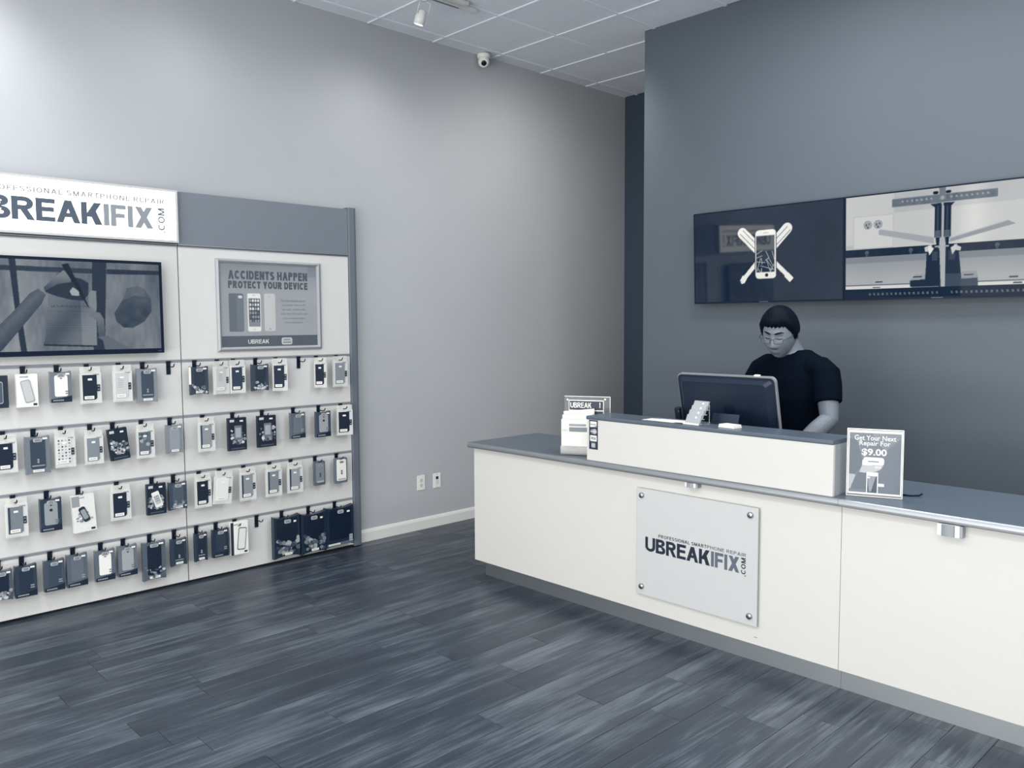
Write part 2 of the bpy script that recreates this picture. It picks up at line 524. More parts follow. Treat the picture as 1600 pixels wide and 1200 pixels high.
# ------------------------------------------------------------------ floor with planks
fl = MB().box(XW - 0.1, 3.3, -3.1, 6.7, -0.06, -0.004)
M_sub = mat('floor_joint', 0.06, 0.8)
floor = struct('floor', fl, M_sub)
def plank_material():
    m = bpy.data.materials.new('grey_wood_plank')
    m.use_nodes = True
    nt = m.node_tree; N = nt.nodes; L = nt.links
    b = N['Principled BSDF']
    geo = N.new('ShaderNodeNewGeometry'); oi = N.new('ShaderNodeObjectInfo')
    off = N.new('ShaderNodeVectorMath'); off.operation = 'SCALE'; off.inputs[0].default_value = (37, 91, 13)
    L.new(oi.outputs['Random'], off.inputs['Scale'])
    add = N.new('ShaderNodeVectorMath'); add.operation = 'ADD'
    L.new(geo.outputs['Position'], add.inputs[0]); L.new(off.outputs['Vector'], add.inputs[1])
    def stretch(v, nscale, detail, rough=0.6):
        mp = N.new('ShaderNodeMapping'); mp.inputs['Scale'].default_value = v
        L.new(add.outputs['Vector'], mp.inputs['Vector'])
        n = N.new('ShaderNodeTexNoise'); n.inputs['Scale'].default_value = nscale
        n.inputs['Detail'].default_value = detail; n.inputs['Roughness'].default_value = rough
        L.new(mp.outputs['Vector'], n.inputs['Vector'])
        return n
    big = stretch((9, 1.1, 1), 1.0, 3)
    fine = stretch((90, 3.5, 1), 1.0, 6, 0.75)
    blot = stretch((5, 2.6, 1), 1.0, 2)
    r1 = N.new('ShaderNodeValToRGB')
    e = r1.color_ramp.elements
    e[0].position = 0.22; e[0].color = (*lin((23, 34, 48)), 1)
    e[1].position = 0.80; e[1].color = (*lin((92, 101, 110)), 1)
    k = r1.color_ramp.elements.new(0.5); k.color = (*lin((43, 54, 67)), 1)
    # factor: plank random + streaks + grain
    def madd(a, f, c=None):
        n = N.new('ShaderNodeMath'); n.operation = 'MULTIPLY_ADD'
        L.new(a, n.inputs[0]); n.inputs[1].default_value = f
        if c is None: n.inputs[2].default_value = 0
        elif isinstance(c, float): n.inputs[2].default_value = c
        else: L.new(c, n.inputs[2])
        return n.outputs[0]
    f = madd(oi.outputs['Random'], 0.15, -0.475)
    f = madd(big.outputs['Fac'], 0.55, f)
    f = madd(fine.outputs['Fac'], 0.85, f)
    f = madd(blot.outputs['Fac'], 0.42, f)
    st = stretch((26, 1.6, 1), 1.0, 4, 0.65)
    sr = N.new('ShaderNodeMapRange'); sr.interpolation_type = 'SMOOTHSTEP'
    sr.inputs['From Min'].default_value = 0.40; sr.inputs['From Max'].default_value = 0.62
    sr.inputs['To Min'].default_value = -0.055; sr.inputs['To Max'].default_value = 0.085
    L.new(st.outputs['Fac'], sr.inputs['Value'])
    ad = N.new('ShaderNodeMath'); L.new(f, ad.inputs[0]); L.new(sr.outputs['Result'], ad.inputs[1]); f = ad.outputs[0]
    L.new(f, r1.inputs['Fac'])
    L.new(r1.outputs['Color'], b.inputs['Base Color'])
    rr = N.new('ShaderNodeMapRange')
    rr.inputs['To Min'].default_value = 0.27; rr.inputs['To Max'].default_value = 0.42
    L.new(fine.outputs['Fac'], rr.inputs['Value']); L.new(rr.outputs['Result'], b.inputs['Roughness'])
    bp = N.new('ShaderNodeBump'); bp.inputs['Strength'].default_value = 0.12; bp.inputs['Distance'].default_value = 0.003
    L.new(fine.outputs['Fac'], bp.inputs['Height']); L.new(bp.outputs['Normal'], b.inputs['Normal'])
    return m
M_plank = plank_material()
PW, PL = 0.16, 1.22
known = {(-3.47): 1.148, (-2.86): 1.438, (-3.13): 2.53, (-2.33): 2.686, (-2.66): 2.545, (-2.02): 2.80, (-1.85): 3.036, (-2.17): 3.116, (-1.20): 3.496, (-4.04): 1.23}
plank_cache = {}
def plank_mesh(w, l):
    k = (round(w, 4), round(l, 4))
    if k not in plank_cache:
        g = 0.0007; c = 0.0012
        vs = []
        for z, i in ((-0.004, 0), (-c, 0), (0, c)):
            vs += [(g + i, g + i, z), (w - g - i, g + i, z), (w - g - i, l - g - i, z), (g + i, l - g - i, z)]
        fs = [(8, 9, 10, 11)]
        for a in (0, 4):
            for q in range(4): fs.append((a + q, a + (q + 1) % 4, a + 4 + (q + 1) % 4, a + 4 + q))
        mb = MB().add(vs, fs)
        me = mb.mesh('plank'); me.materials.append(M_plank)
        plank_cache[k] = me
    return plank_cache[k]
x0s = -1.124 - PW * 26
rp = random.Random(3)
for i in range(0, 34):
    xa = x0s + PW * i
    if xa + PW <= XW + 0.02 or xa > 0.3: continue
    xa2 = max(xa, XW)
    ph = None
    for kx, ky in known.items():
        if xa < kx < xa + PW: ph = ky
    if ph is None: ph = rp.uniform(0, PL)
    y = ph - PL * math.ceil((ph + 0.3) / PL)
    while y < 6.59:
        ya, yb = max(y, -0.3), min(y + PL, 6.59)
        if yb - ya > 0.03:
            o = bpy.data.objects.new('plank', plank_mesh(xa + PW - xa2, yb - ya))
            o.location = (xa2, ya, 0); C.objects.link(o); o.parent = floor
        y += PL
# unseen floor behind and beside the camera
far = MB().box(x0s + PW * 35, 3.3, -3.1, 6.59, -0.004, 0).box(XW, x0s + PW * 35, -3.1, -0.3, -0.004, 0)
far_o = obj('floor_surface', far, mat('floor_beyond', 0.26, 0.35), floor)

# ------------------------------------------------------------------ walls
wl = MB().box(XW - 0.12, XW, -3.1, 6.7, 0, HC + 0.25)
wall_left = struct('wall_left', wl, M_wall)
wb = MB().box(-3.977, 3.3, YB, YB + 0.12, 0, HC + 0.25).box(-3.977, -3.857, YB + 0.12, 6.59, 0, HC + 0.25)
wall_back = struct('wall_back', wb, M_dark)
wr = MB().box(XW, -3.857, 6.59, 6.71, 0, HC + 0.25)
wall_rear = struct('wall_rear', wr, M_deep)
struct('wall_right', MB().box(3.2, 3.32, -3.1, 5.3, 0, HC + 0.25), M_wall)
wf = MB().box(XW, -4.4, -3.1, -2.98, 0, HC + 0.25).box(2.8, 3.2, -3.1, -2.98, 0, HC + 0.25)
wf.box(-4.4, 2.8, -3.1, -2.98, 0, 0.06).box(-4.4, 2.8, -3.1, -2.98, 3.1, HC + 0.25)
struct('wall_front', wf, M_wall)
wn = MB()
for x in (-4.37, -2.0, 0.4, 2.77): wn.box(x - 0.03, x + 0.03, -3.07, -3.01, 0.06, 3.1)
for z in (0.09, 3.07): wn.box(-4.4, 2.8, -3.07, -3.01, z - 0.03, z + 0.03)
struct('window_1', wn, M_alud)
bb = MB()
prof = [(0, 0), (0.015, 0), (0.015, 0.07), (0.009, 0.088), (0, 0.092)]
def skirting(y0, y1):
    n = len(prof)
    vs = [(XW + p[0], y0, p[1]) for p in prof] + [(XW + p[0], y1, p[1]) for p in prof]
    fs = [tuple(range(n)), tuple(range(2 * n - 1, n - 1, -1))] + [(i, (i + 1) % n, n + (i + 1) % n, n + i) for i in range(n)]
    return MB().add(vs, fs)
struct('baseboard_left', skirting(3.42, 6.59), M_trim)

# ------------------------------------------------------------------ ceiling
ceil = struct('ceiling', MB().box(XW - 0.1, 3.3, -3.1, 6.7, HC + 0.03, HC + 0.25), M_tile)
GX = [-5.11 + 0.61 * k for k in range(-1, 15)]
GY = [3.592 + 0.605 * k for k in range(-12, 6)]
tile_cache = {}
for i in range(len(GX) - 1):
    for j in range(len(GY) - 1):
        xa, xb = max(GX[i], XW), min(GX[i + 1], 3.2)
        ya, yb = max(GY[j], -2.98), min(GY[j + 1], 6.59)
        if xb - xa < 0.03 or yb - ya < 0.03: continue
        if xa > -3.8 and yb > YB:
            if ya >= YB: continue
            yb = YB
        k = (round(xb - xa, 3), round(yb - ya, 3))
        if k not in tile_cache:
            me = MB().box(0.006, k[0] - 0.006, 0.006, k[1] - 0.006, 0.0, 0.016, bev=0.003).mesh('ceiling_tile')
            me.materials.append(M_tile); tile_cache[k] = me
        o = bpy.data.objects.new('ceiling_tile', tile_cache[k])
        o.location = (xa, ya, HC + 0.004); C.objects.link(o); o.parent = ceil
for x in GX:
    if XW < x < 3.2:
        ye = 6.59 if x < -3.98 else YB
        obj('grid_runner', MB().box(x - 0.011, x + 0.011, -2.98, ye, HC - 0.002, HC + 0.010), M_grid, ceil)
for y in GY:
    if -2.98 < y < 6.59:
        xe = 3.2 if y < YB else -3.977
        obj('grid_bar', MB().box(XW, xe, y - 0.008, y + 0.008, HC - 0.003, HC + 0.010), M_grid, ceil)
obj('edge_angle', MB().box(XW, XW + 0.012, -2.98, 6.59, HC + 0.002, HC + 0.010), M_tile, ceil)

# ------------------------------------------------------------------ display wall (two bays), local u = world y, v = z, w = out
RAILS = (1.42, 1.069, 0.711, 0.361)
LAB_BAY = ('white slatwall bay under the lit sign, holding the screen', 'white slatwall bay with plain grey header and framed poster')
bays = []
HK = mat('black_hook_wire', 0.03, 0.35, 0.3)
def hook(bay, u, rail, prong=0.085, pl=0.068):
    mb = MB().box(u - 0.0125, u + 0.0125, rail - 0.012 - pl, rail - 0.004, 0.0, 0.005)
    mb.box(u - 0.0125, u + 0.0125, rail - 0.008, rail + 0.004, 0.0, 0.012)
    mb.tube([(u, rail - 0.03, 0.004), (u, rail - 0.032, prong * 0.8), (u, rail - 0.028, prong), (u, rail - 0.012, prong + 0.012)], 0.0036, 6)
    return obj('hook', mb, HK, bay)
for bi, (ua, ub) in enumerate(((0.862, 2.101), (2.105, 3.336))):
    bay = thing('display_wall_bay', LAB_BAY[bi], 'display wall', left_frame(0, 0, XG), 'slatwall display bays')
    bays.append(bay)
    obj('back_board', MB().box(ua, ub, 0.012, 2.466, XW - XG + 0.002, -0.022), M_alud, bay)
    edges = [2.128, *RAILS, 0.018]
    for k in range(5):
        t = edges[k] - (0.0 if k == 0 else 0.010); b = edges[k + 1] + (0.010 if k < 4 else 0)
        obj('panel', MB().box(ua + 0.0015, ub - 0.0015, b, t, -0.022, 0.0, bev=0.0012), M_slat, bay)
    for r in RAILS:
        mb = MB().box(ua, ub, r - 0.0095, r + 0.0005, -0.022, -0.002).box(ua, ub, r + 0.002, r + 0.0095, -0.022, 0.001).box(ua, ub, r, r + 0.003, -0.022, -0.006)
        obj('rail', mb, mat('rail_aluminium', 0.62, 0.45, 0.2), bay)
    mb = MB().box(ua, ub, 2.128, 2.134, -0.022, 0.004).box(ua, ub, 2.138, 2.146, -0.022, 0.006)
    obj('header_rail', mb, M_alu, bay)
    if bi == 1:
        obj('header_panel', MB().box(ua + 0.002, ub - 0.001, 2.146, 2.468, -0.022, 0.004, bev=0.001), mat('header_grey', 0.47, 0.4), bay)
        # rounded end post on the right-hand end
        pr = [(3.337, XW - XG + 0.002), (3.337, 0.006), (3.345, 0.010), (3.385, 0.010), (3.402, 0.004), (3.411, -0.010), (3.414, -0.03), (3.414, XW - XG + 0.002)]
        n = len(pr)
        mb = MB().add([(p[0], 0.006, p[1]) for p in pr] + [(p[0], 2.48, p[1]) for p in pr],
                      [tuple(range(n)), tuple(range(2 * n - 1, n - 1, -1))] + [(i, (i + 1) % n, n + (i + 1) % n, n + i) for i in range(n)])
        obj('end_post', mb, mat('grey_post', 0.44, 0.4, 0.1), bay)

# lit sign box
sg = thing('lightbox_sign', 'long glowing shop sign with grey lettering above the screen', 'sign', left_frame(0, 0, XG))
FRM = MB()
a, b, c, d = 0.862, 2.100, 2.150, 2.469
for (x0, x1, y0, y1) in ((a, b, c, c + 0.013), (a, b, d - 0.013, d), (a, a + 0.013, c + 0.013, d - 0.013), (b - 0.013, b, c + 0.013, d - 0.013)):
    FRM.box(x0, x1, y0, y1, -0.02, 0.034)
obj('frame', FRM, mat('pale_sign_frame', 0.8, 0.35, 0.2), sg)
obj('lit_face', MB().box(a + 0.013, b - 0.013, c + 0.013, d - 0.013, -0.02, 0.028), mat('sign_glow', 0.99, 0.3, 0, 2.3, rgb=(250, 247, 234)), sg)
GL = 0.90
def ink_glow(key, t, e=0.15): return mat(key, t, 0.35, 0, e)
L1 = caps(MB(), 'UBREAK', 0.965, 1.662, 2.225, 2.350, 0.0286, 0, .20, .03)
obj('lettering', L1, ink_glow('sign_dark_letters', 0.28), sg)
L2 = caps(MB(), 'IFIX', 1.670, 1.951, 2.225, 2.350, 0.0286, 0, .20, .06)
obj('lettering', L2, ink_glow('sign_grey_letters', 0.54, .12), sg)
L3 = caps(MB(), '.COM', 1.980, 2.020, 2.205, 2.352, 0.0286, 0, .17, .10, True)
obj('lettering', L3, ink_glow('sign_small_letters', 0.36, .05), sg)
for wm in caps_words('PROFESSIONAL SMARTPHONE REPAIR', 1.075, 2.020, 2.378, 2.407, 0.0286, .18, .22):
    obj('lettering', wm, ink_glow('sign_faint_letters', 0.5, .1), sg)

# ------------------------------------------------------------------ television on the display wall
def tv_body(root, w, h, bez, depth, bot=None):
    bot = bot or bez
    mb = MB()
    mb.box(0, bez, -h, 0, 0, depth).box(w - bez, w, -h, 0, 0, depth).box(bez, w - bez, -bez, 0, 0, depth).box(bez, w - bez, -h, -h + bot, 0, depth)
    obj('bezel', mb, M_black, root)
    obj('back_case', MB().box(0.01, w - 0.01, -h + 0.01, -0.01, 0.0, depth - 0.008), M_blackm, root)
    obj('wall_bracket', MB().box(w * 0.35, w * 0.65, -h * 0.7, -h * 0.3, -0.03, 0.0), M_blackm, root)

def draw_tvl(X, Y):
    T = 0.36 + 0.16 * vnoise(X, Y, 14, 6, 1) + 0.08 * vnoise(X, Y, 60, 20, 2)
    T += 0.06 * np.exp(-((X - 0.25) / 0.12) ** 2)
    T -= 0.10 * np.clip((X - 0.9) / 0.1, 0, 1)
    def put(poly, t, n=0.02):
        m = inside(poly, X, Y)
        T[m] = (t if not callable(t) else t(X, Y)[m]) + (n * (vnoise(X, Y, 80, 80, 5)[m] - 0.5))
    put([(0, .05), (.599, .056), (.598, .083), (0, .078)], 0.20)
    put([(.678, .053), (.984, .053), (.984, .078), (.677, .083)], 0.17)
    put([(.178, 0), (.212, 0), (.224, .253), (.251, .545), (.221, .545), (.198, .276)], 0.16)
    put([(.601, 0), (.679, 0), (.66, .344), (.652, .545), (.59, .545), (.589, .32)], 0.17)
    put([(.711, .308), (.761, .228), (.793, .167), (.847, .147), (.888, .165), (.923, .22), (.926, .295), (.881, .357), (.814, .394), (.761, .393), (.721, .356)],
        lambda X, Y: 0.25 + 0.10 * vnoise(X, Y, 26, 26, 9) - 0.06 * np.clip((Y - 0.25) / 0.1, 0, 1))
    put([(.761, .232), (.787, .161), (.847, .147), (.888, .165), (.923, .22), (.832, .205)], lambda X, Y: 0.33 + 0.08 * vnoise(X, Y, 40, 40, 4))
    put([(.335, .470), (.610, .491), (.601, .503), (.332, .490)], 0.12)
    put([(.370, .190), (.612, .215), (.610, .494), (.337, .482)], lambda X, Y: 0.47 - 0.14 * np.exp(-(((X - .45) + (Y - .36) * .8) / .09) ** 2) + 0.09 * (X > .53) - 0.05 * ((np.mod(Y * 1000, 13) < 2.4) & (Y > .29)))
    put([(.574, .196), (.592, .178), (.617, .183), (.615, .296), (.572, .261)], 0.55)
    put([(.579, .297), (.631, .305), (.653, .344), (.655, .441), (.62, .446), (.613, .35), (.575, .326)], lambda X, Y: 0.48 - 0.15 * np.clip((Y - .33) / .1, 0, 1))
    put([(.612, .446), (.666, .438), (.80, .52), (.82, .545), (.657, .545), (.642, .465)], 0.42)
    put([(0, .48), (.125, .371), (.192, .299), (.277, .199), (.319, .175), (.354, .206), (.331, .258), (.223, .394), (.134, .505), (.09, .545), (0, .545)],
        lambda X, Y: 0.24 + 0.14 * np.clip(1 - np.abs((Y - .33) + (X - .2) * 1.1) / .09, 0, 1) + 0.03 * vnoise(X, Y, 50, 50, 8))
    put([(.345, .172), (.389, .119), (.449, .065), (.49, .104), (.539, .114), (.577, .137), (.574, .202), (.545, .238), (.48, .233), (.411, .216), (.354, .194)], 0.17)
    put([(.345, .168), (.389, .119), (.449, .068), (.49, .104), (.483, .135), (.419, .146), (.349, .187)], lambda X, Y: 0.52 - 0.22 * np.clip((Y - .10) / .07, 0, 1))
    put([(.476, .186), (.493, .162), (.525, .185), (.524, .211), (.486, .209)], 0.72)
    put([(.44, .036), (.475, .029), (.497, .086), (.529, .155), (.576, .279), (.568, .273), (.51, .162), (.449, .059)], 0.04)
    for k in range(24):
        x = 0.378 + 0.008 * k + 0.002 * math.sin(k * 2.3)
        put(seg2((x, .268 + .004 * math.sin(k * 1.7)), (x + .006, .272 + .005 * math.cos(k * 2.9)), .003), 0.2, 0)
    return T
tv = thing('television', 'black wall television showing a hand writing on a notepad', 'television', left_frame(0.985, 2.025, XG + 0.03))
tv_body(tv, 0.992, 0.547, 0.017, 0.032, 0.028)
picture('screen', 0.958, 0.502, 300, 158, lambda X, Y: draw_tvl(X + .017, Y + .017), screen_mat('screen_hand', 0.8, 0.25, 0.3), tv, 0.0305).location = (0.017, -0.017, 0)
obj('maker_mark', MB().box(0.955, 0.975, -0.536, -0.533, 0.032, 0.0322), mat('faint_mark', 0.35, 0.5), tv)

# ------------------------------------------------------------------ framed poster
po = thing('framed_poster', 'silver snap frame with grey phone accessory poster on the slatwall', 'poster', left_frame(2.340, 1.472, XG))
mb = MB()
def frame_strip(mb, a, b, t, w0, w1):
    (x0, y0, x1, y1) = a; (X0, Y0, X1, Y1) = b
    o = [(x0, y0), (x1, y0), (x1, y1), (x0, y1)]; i = [(X0, Y0), (X1, Y0), (X1, Y1), (X0, Y1)]
    for k in range(4):
        j = (k + 1) % 4
        m0 = tuple((o[k][q] + i[k][q]) / 2 for q in (0, 1)); m1 = tuple((o[j][q] + i[j][q]) / 2 for q in (0, 1))
        vs = [(*o[k], w0), (*o[j], w0), (*o[k], w1 * 0.6), (*o[j], w1 * 0.6), (*m0, w1), (*m1, w1), (*i[k], w1 * 0.55), (*i[j], w1 * 0.55), (*i[k], w0), (*i[j], w0)]
        mb.add(vs, [(0, 1, 3, 2), (2, 3, 5, 4), (4, 5, 7, 6), (6, 7, 9, 8), (8, 9, 1, 0), (0, 2, 4, 6, 8), (1, 9, 7, 5, 3)])
frame_strip(mb, (0, 0, 0.760, 0.598), (0.027, 0.027, 0.727, 0.573), 0, 0.0, 0.020)
obj('frame', mb, mat('poster_frame_silver', 0.66, 0.42, 0.25), po)
def draw_poster(X, Y):   # Y down from the sheet's top, sheet 0.70 x 0.546
    v = 0.573 - Y; u = X + 0.027
    T = 0.60 + 0.03 * np.clip((u - .1) / .4, 0, 1) - 0.09 * np.clip((v - .40) / .15, 0, 1) + 0.02 * vnoise(X, Y, 9, 9, 3)
    T -= 0.06 * ((v > .50) & (u > .66))
    def put(p, t): T[inside(p, u, v)] = t
    put(rect(0, 1, 0, .0985), 0.25)
    put(rrect(.133, .252, .102, .250, .012), 0.34); put(rrect(.158, .250, .045, .23, .008), 0.40); put(rrect(.162, .355, .028, .018, .006), 0.85)
    put(rrect(.2575, .253, .094, .252, .012), 0.95)
    put(rect(.220, .300, .161, .345), 0.12)
    for r in range(6):
        for c in range(4):
            put(rrect(.231 + c * .0187, .331 - r * .0268, .0135, .017, .003), (0.9 if r < 3 else 0.55) - 0.25 * ((r * 3 + c * 5) % 4 == 0))
    put(rect(.222, .298, .163, .19), 0.5)
    put(circ(.2575, .142, .008), 0.85); put(rect(.248, .267, .366, .369), 0.6)
    put(rrect(.370, .255, .080, .250, .010), 0.80); put(circ(.370, .142, .007), 0.62); put(rect(.362, .376, .357, .360), 0.62)
    return T
picture('poster_sheet', 0.700, 0.546, 210, 164, draw_poster, print_mat('poster_print'), po, 0.006).location = (0.027, 0.573, 0)
t = MB()
caps(t, 'ACCIDENTS HAPPEN', 0.083, 0.657, 0.470, 0.527, 0.0066, 0, .26, .09)
caps(t, 'PROTECT YOUR DEVICE', 0.081, 0.658, 0.411, 0.459, 0.0066, 0, .26, .09)
obj('headline', t, mat('poster_ink', 0.20, 0.6), po)
t = MB()
for k, (s, a, b) in enumerate((('For the ultimate device', .456, .640), ('protection without all', .461, .636), ('the bulk, combine the', .460, .637), ('Otter Box Symmetry case', .450, .655), ('with a tempered glass', .462, .640), ('screen protector.', .482, .618))):
    fit_text(t, s, a, b, 0.326 - k * 0.030, 0.342 - k * 0.030, 0.0066, 0, 0.004)
obj('paragraph', t, mat('poster_ink_small', 0.40, 0.6), po)
t = MB(); caps(t, 'UBREAK', 0.209, 0.358, 0.047, 0.074, 0.0066, 0, .15, .09)
obj('footer_lettering', t, mat('poster_white', 0.92, 0.6), po)
t = MB().prism(rrect(0.4915, 0.060, 0.080, 0.048, 0.013), 0.0062, 0.0068)
obj('logo_badge', t, mat('badge_pale', 0.80, 0.6), po)
t = MB(); t.flat(rect(.460, .524, .0615, .0635), .0072); t.flat(rect(.461, .523, .048, .054), .0072); t.flat(rect(.466, .516, .068, .073), .0072)
obj('badge_print', t, mat('badge_ink', 0.30, 0.6), po)
obj('cover_sheet', MB().box(.027, .733, .027, .573, .0076, .0084), clear_mat('poster_cover', 0.8, 0.05, 0.12), po)

# ------------------------------------------------------------------ packaged phone cases on the hooks
def pm(name, t, rough=0.45): return mat(name, t, rough)
GROUP = 'packaged phone cases on the display hooks'
def pillow(W, H, dip=0.010, top=0.0):
    """box outline with concave top and bottom edge, v from top down to -H"""
    pts = []
    for k in range(7):
        f = k / 6; pts.append((-W / 2 + W * f, -H + dip * 4 * f * (1 - f)))
    for k in range(7):
        f = k / 6; pts.append((W / 2 - W * f, -top - dip * 4 * f * (1 - f)))
    return pts
def badge(root, cx, cy, w=0.036, h=0.020, wz=0.03, ink=0.4):
    obj('logo_badge', MB().prism(rrect(cx, cy, w, h, h * 0.35, 3), wz, wz + 0.0012), pm('badge_pale_plastic', 0.72), root)
    m = MB(); m.flat(rect(cx - w * .32, cx + w * .32, cy + h * .08, cy + h * .26), wz + 0.0016); m.flat(rect(cx - w * .34, cx + w * .34, cy - h * .28, cy - h * .06), wz + 0.0016)
    obj('badge_print', m, pm('badge_print', ink), root)
def sticker(root, cx, cy, w, h, wz, t=0.97, name='price_sticker', lines=0):
    m = MB().prism(rect(cx - w / 2, cx + w / 2, cy - h / 2, cy + h / 2), wz, wz + 0.0008)
    for k in range(lines):
        y = cy + h * (0.22 - 0.44 * k / max(lines - 1, 1)) if lines > 1 else cy
        m.flat(rect(cx - w * .36, cx + w * .34, y - h * .07, y + h * .07), wz + 0.0012, 1)
    obj(name, m, [pm('sticker_white', t), pm('sticker_print', 0.5)], root)
def blobs(root, W, v0, v1, n, seed, tones=(0.30, 0.45, 0.6, 0.78), wz=0.03, big=0.017, name='print'):
    rg = random.Random(seed); m = MB()
    for k in range(n):
        cx = rg.gauss(0, W * 0.22); cx = max(-W * .40, min(W * .40, cx))
        f = abs(cx) / (W * .42)
        cy = v0 + (v1 - v0) * rg.random() * (0.62 + 0.38 * f)
        r = big * rg.uniform(0.45, 1.0)
        q = rg.randint(5, 7); a0 = rg.random() * 6
        poly = [(cx + r * rg.uniform(.6, 1) * math.cos(a0 + 2 * PI * j / q), cy + r * rg.uniform(.5, .95) * math.sin(a0 + 2 * PI * j / q)) for j in range(q)]
        poly = [(max(-W * .47, min(W * .47, x)), y) for x, y in poly]
        m.flat(poly, wz + 0.0001 * (k + 1), rg.randrange(len(tones)))
    return obj(name, m, [pm('print_tone_%d' % int(t * 100), t) for t in tones], root)

def pack(y, z, W, H, kind, label, case=0.3, body=0.85, seed=0, roll=0.0, turn=0.0, out=0.05, art=None):
    mtx = left_frame(y, z, XG + out) @ Matrix.Rotation(roll, 4, 'Z') @ Matrix.Rotation(turn, 4, 'Y')
    W = W * 0.97
    p = thing('phone_case_pack', label, 'phone case', mtx, GROUP)
    if kind == 'A':      # white hanging box with a die-cut window
        tab = 0.034
        h = H - tab
        m = MB().prism(rect(-W / 2, W / 2, -H, -tab), -0.012, 0.010, taper=0.0015)
        obj('box', m, pm('white_card_box', body), p)
        m = MB().prism(rrect(0, -tab / 2 - 0.002, W * .98, tab + 0.008, 0.004, 2), -0.002, -0.0005)
        obj('hang_tab', m, clear_mat('hang_tab_clear', 0.93, 0.55, 0.2), p)
        cw, ch = W * .68, h * .82
        cx, cy = -W * .07, -tab - h * .47
        poly = [(cx - cw / 2, cy - ch / 2), (cx + cw * .36, cy - ch / 2), (cx + cw * .36, cy - ch / 2), (cx + cw / 2, cy - ch / 2 + 0.010), (cx + cw / 2, cy + ch / 2), (cx - cw / 2, cy + ch / 2)]
        obj('phone_case', MB().prism(poly, 0.008, 0.0125, taper=0.001), pm('case_shell', case, 0.35), p)
        if art == 'shade': obj('case_edge', MB().prism(rect(cx - cw / 2 - .001, cx - cw * .36, cy - ch * .48, cy + ch / 2), 0.0125, 0.0128), pm('case_edge_dark', 0.2), p)  # dark strip down the left edge of the case
        if art == 'diamonds':
            m = MB()
            for r in range(8):
                for c in range(4):
                    q = (r + c) % 3
                    m.flat([(cx - cw * .38 + c * cw * .25 + dx, cy + ch * .42 - r * ch * .12 + dy) for dx, dy in ((0.006, 0), (0, 0.006), (-0.006, 0), (0, -0.006))], 0.0129, q)
            obj('case_pattern', m, [pm('diamond_dark', 0.18), pm('diamond_mid', 0.5), pm('diamond_pale', 0.75)], p)
        if art == 'floral':
            m = MB(); rg = random.Random(seed)
            for k in range(14):
                x = cx + rg.uniform(-.4, .4) * cw; yy = cy + rg.uniform(-.42, .44) * ch; r = rg.uniform(.005, .012)
                m.flat(circ(x, yy, r, 10), 0.0128 + .00005 * k, k % 3)
            obj('case_pattern', m, [pm('flower_mid', 0.5), pm('flower_dark', 0.25), pm('flower_pale', 0.66)], p)
        if art == 'lines':
            m = MB()
            for k in range(5): m.flat(rect(cx - cw * .3, cx + cw * .12, cy + ch * (.26 - .08 * k), cy + ch * (.285 - .08 * k)), 0.0128)
            obj('printed_lines', m, pm('pale_print', 0.66), p)
        sticker(p, W * .34, cy - h * .02, W * .15, h * .22, 0.0128, 0.10, 'size_tag')
        m = MB()
        for k in range(2): m.flat(rect(W * .30, W * .38, cy - h * (.085 - .10 * k), cy - h * (.055 - .10 * k)), 0.0142)
        obj('size_tag_print', m, pm('tag_print', 0.6), p)
        m = MB().flat(rect(W * .12, W * .40, -tab - h * .075, -tab - h * .035), 0.0104)
        obj('brand_print', m, pm('grey_print', 0.6), p)
        sticker(p, cx + cw * .02, cy + ch * .32, W * .20, .011, 0.0128)
        sticker(p, cx - cw * .06, cy - ch * .40, W * .46, .018, 0.0128, 0.95, 'info_label', 1)
        m = MB().flat(rect(-W * .46, W * .12, -H + h * .02, -H + h * .055), 0.0104)
        obj('bottom_print', m, pm('bottom_print', 0.80), p)
    elif kind in 'BC':   # pillow box with a badge; C has a slanted dark foot band
        m = MB().prism(pillow(W, H, 0.007), -0.014, 0.012, taper=0.002)
        obj('box', m, pm('pillow_box', body, 0.22), p)
        cw, ch = W * .62, H * .78
        cy = -H * .47
        if kind == 'C': ch = H * .68
        obj('phone_case', MB().prism(rrect(0, cy, cw, ch, 0.010, 3), 0.011, 0.0135, taper=0.0015), pm('case_shell', case, 0.35), p)
        if art == 'circle': obj('cutout', MB().prism(circ(0, -H * .36, 0.008), 0.0136, 0.0142), pm('cutout_dark', 0.08), p)
        if kind == 'C':
            obj('foot_band', MB().prism([(-W * .485, -H + .002), (W * .485, -H + .002), (W * .485, -H + .038), (W * .15, -H + .030), (-W * .485, -H + .022)], 0.012, 0.0142), pm('foot_band', 0.06), p)
            m = MB()
            for k in range(6): m.flat(rect(-W * .40 + k * W * .085, -W * .335 + k * W * .085, -H + .010, -H + .018), 0.0146)
            obj('band_print', m, pm('band_print', 0.6), p)
            m = MB()
            for k in range(2): m.flat(rect(W * .18, W * .36, -H + .048 + .012 * k, -H + .054 + .012 * k), 0.0146)
            obj('feature_print', m, pm('feature_print', 0.62 if case < .5 else 0.4), p)
            if case > .45: obj('camera_notch', MB().prism([(-.007, -.038), (0, -.046), (.007, -.038)], 0.0137, 0.0145), pm('cutout_dark', 0.08), p)
        if art == 'rocks': blobs(p, W, -H * .92, -H * .62, 26, seed, wz=0.0137, big=0.014)
        if art == 'mark':
            m = MB().prism(circ(0, -H * .62, .006, 10), 0.0137, 0.0145); m.prism(circ(0, -H * .68, .006, 10), 0.0137, 0.0145)
            m.flat(rect(-W * .26, W * .26, -H * .79, -H * .76), 0.0142)
            obj('front_print', m, pm('front_print', 0.6), p)
        badge(p, 0, -0.024, W * .36, 0.021, 0.0142)
        sticker(p, W * .30, -0.017, W * .2, .010, 0.0132)
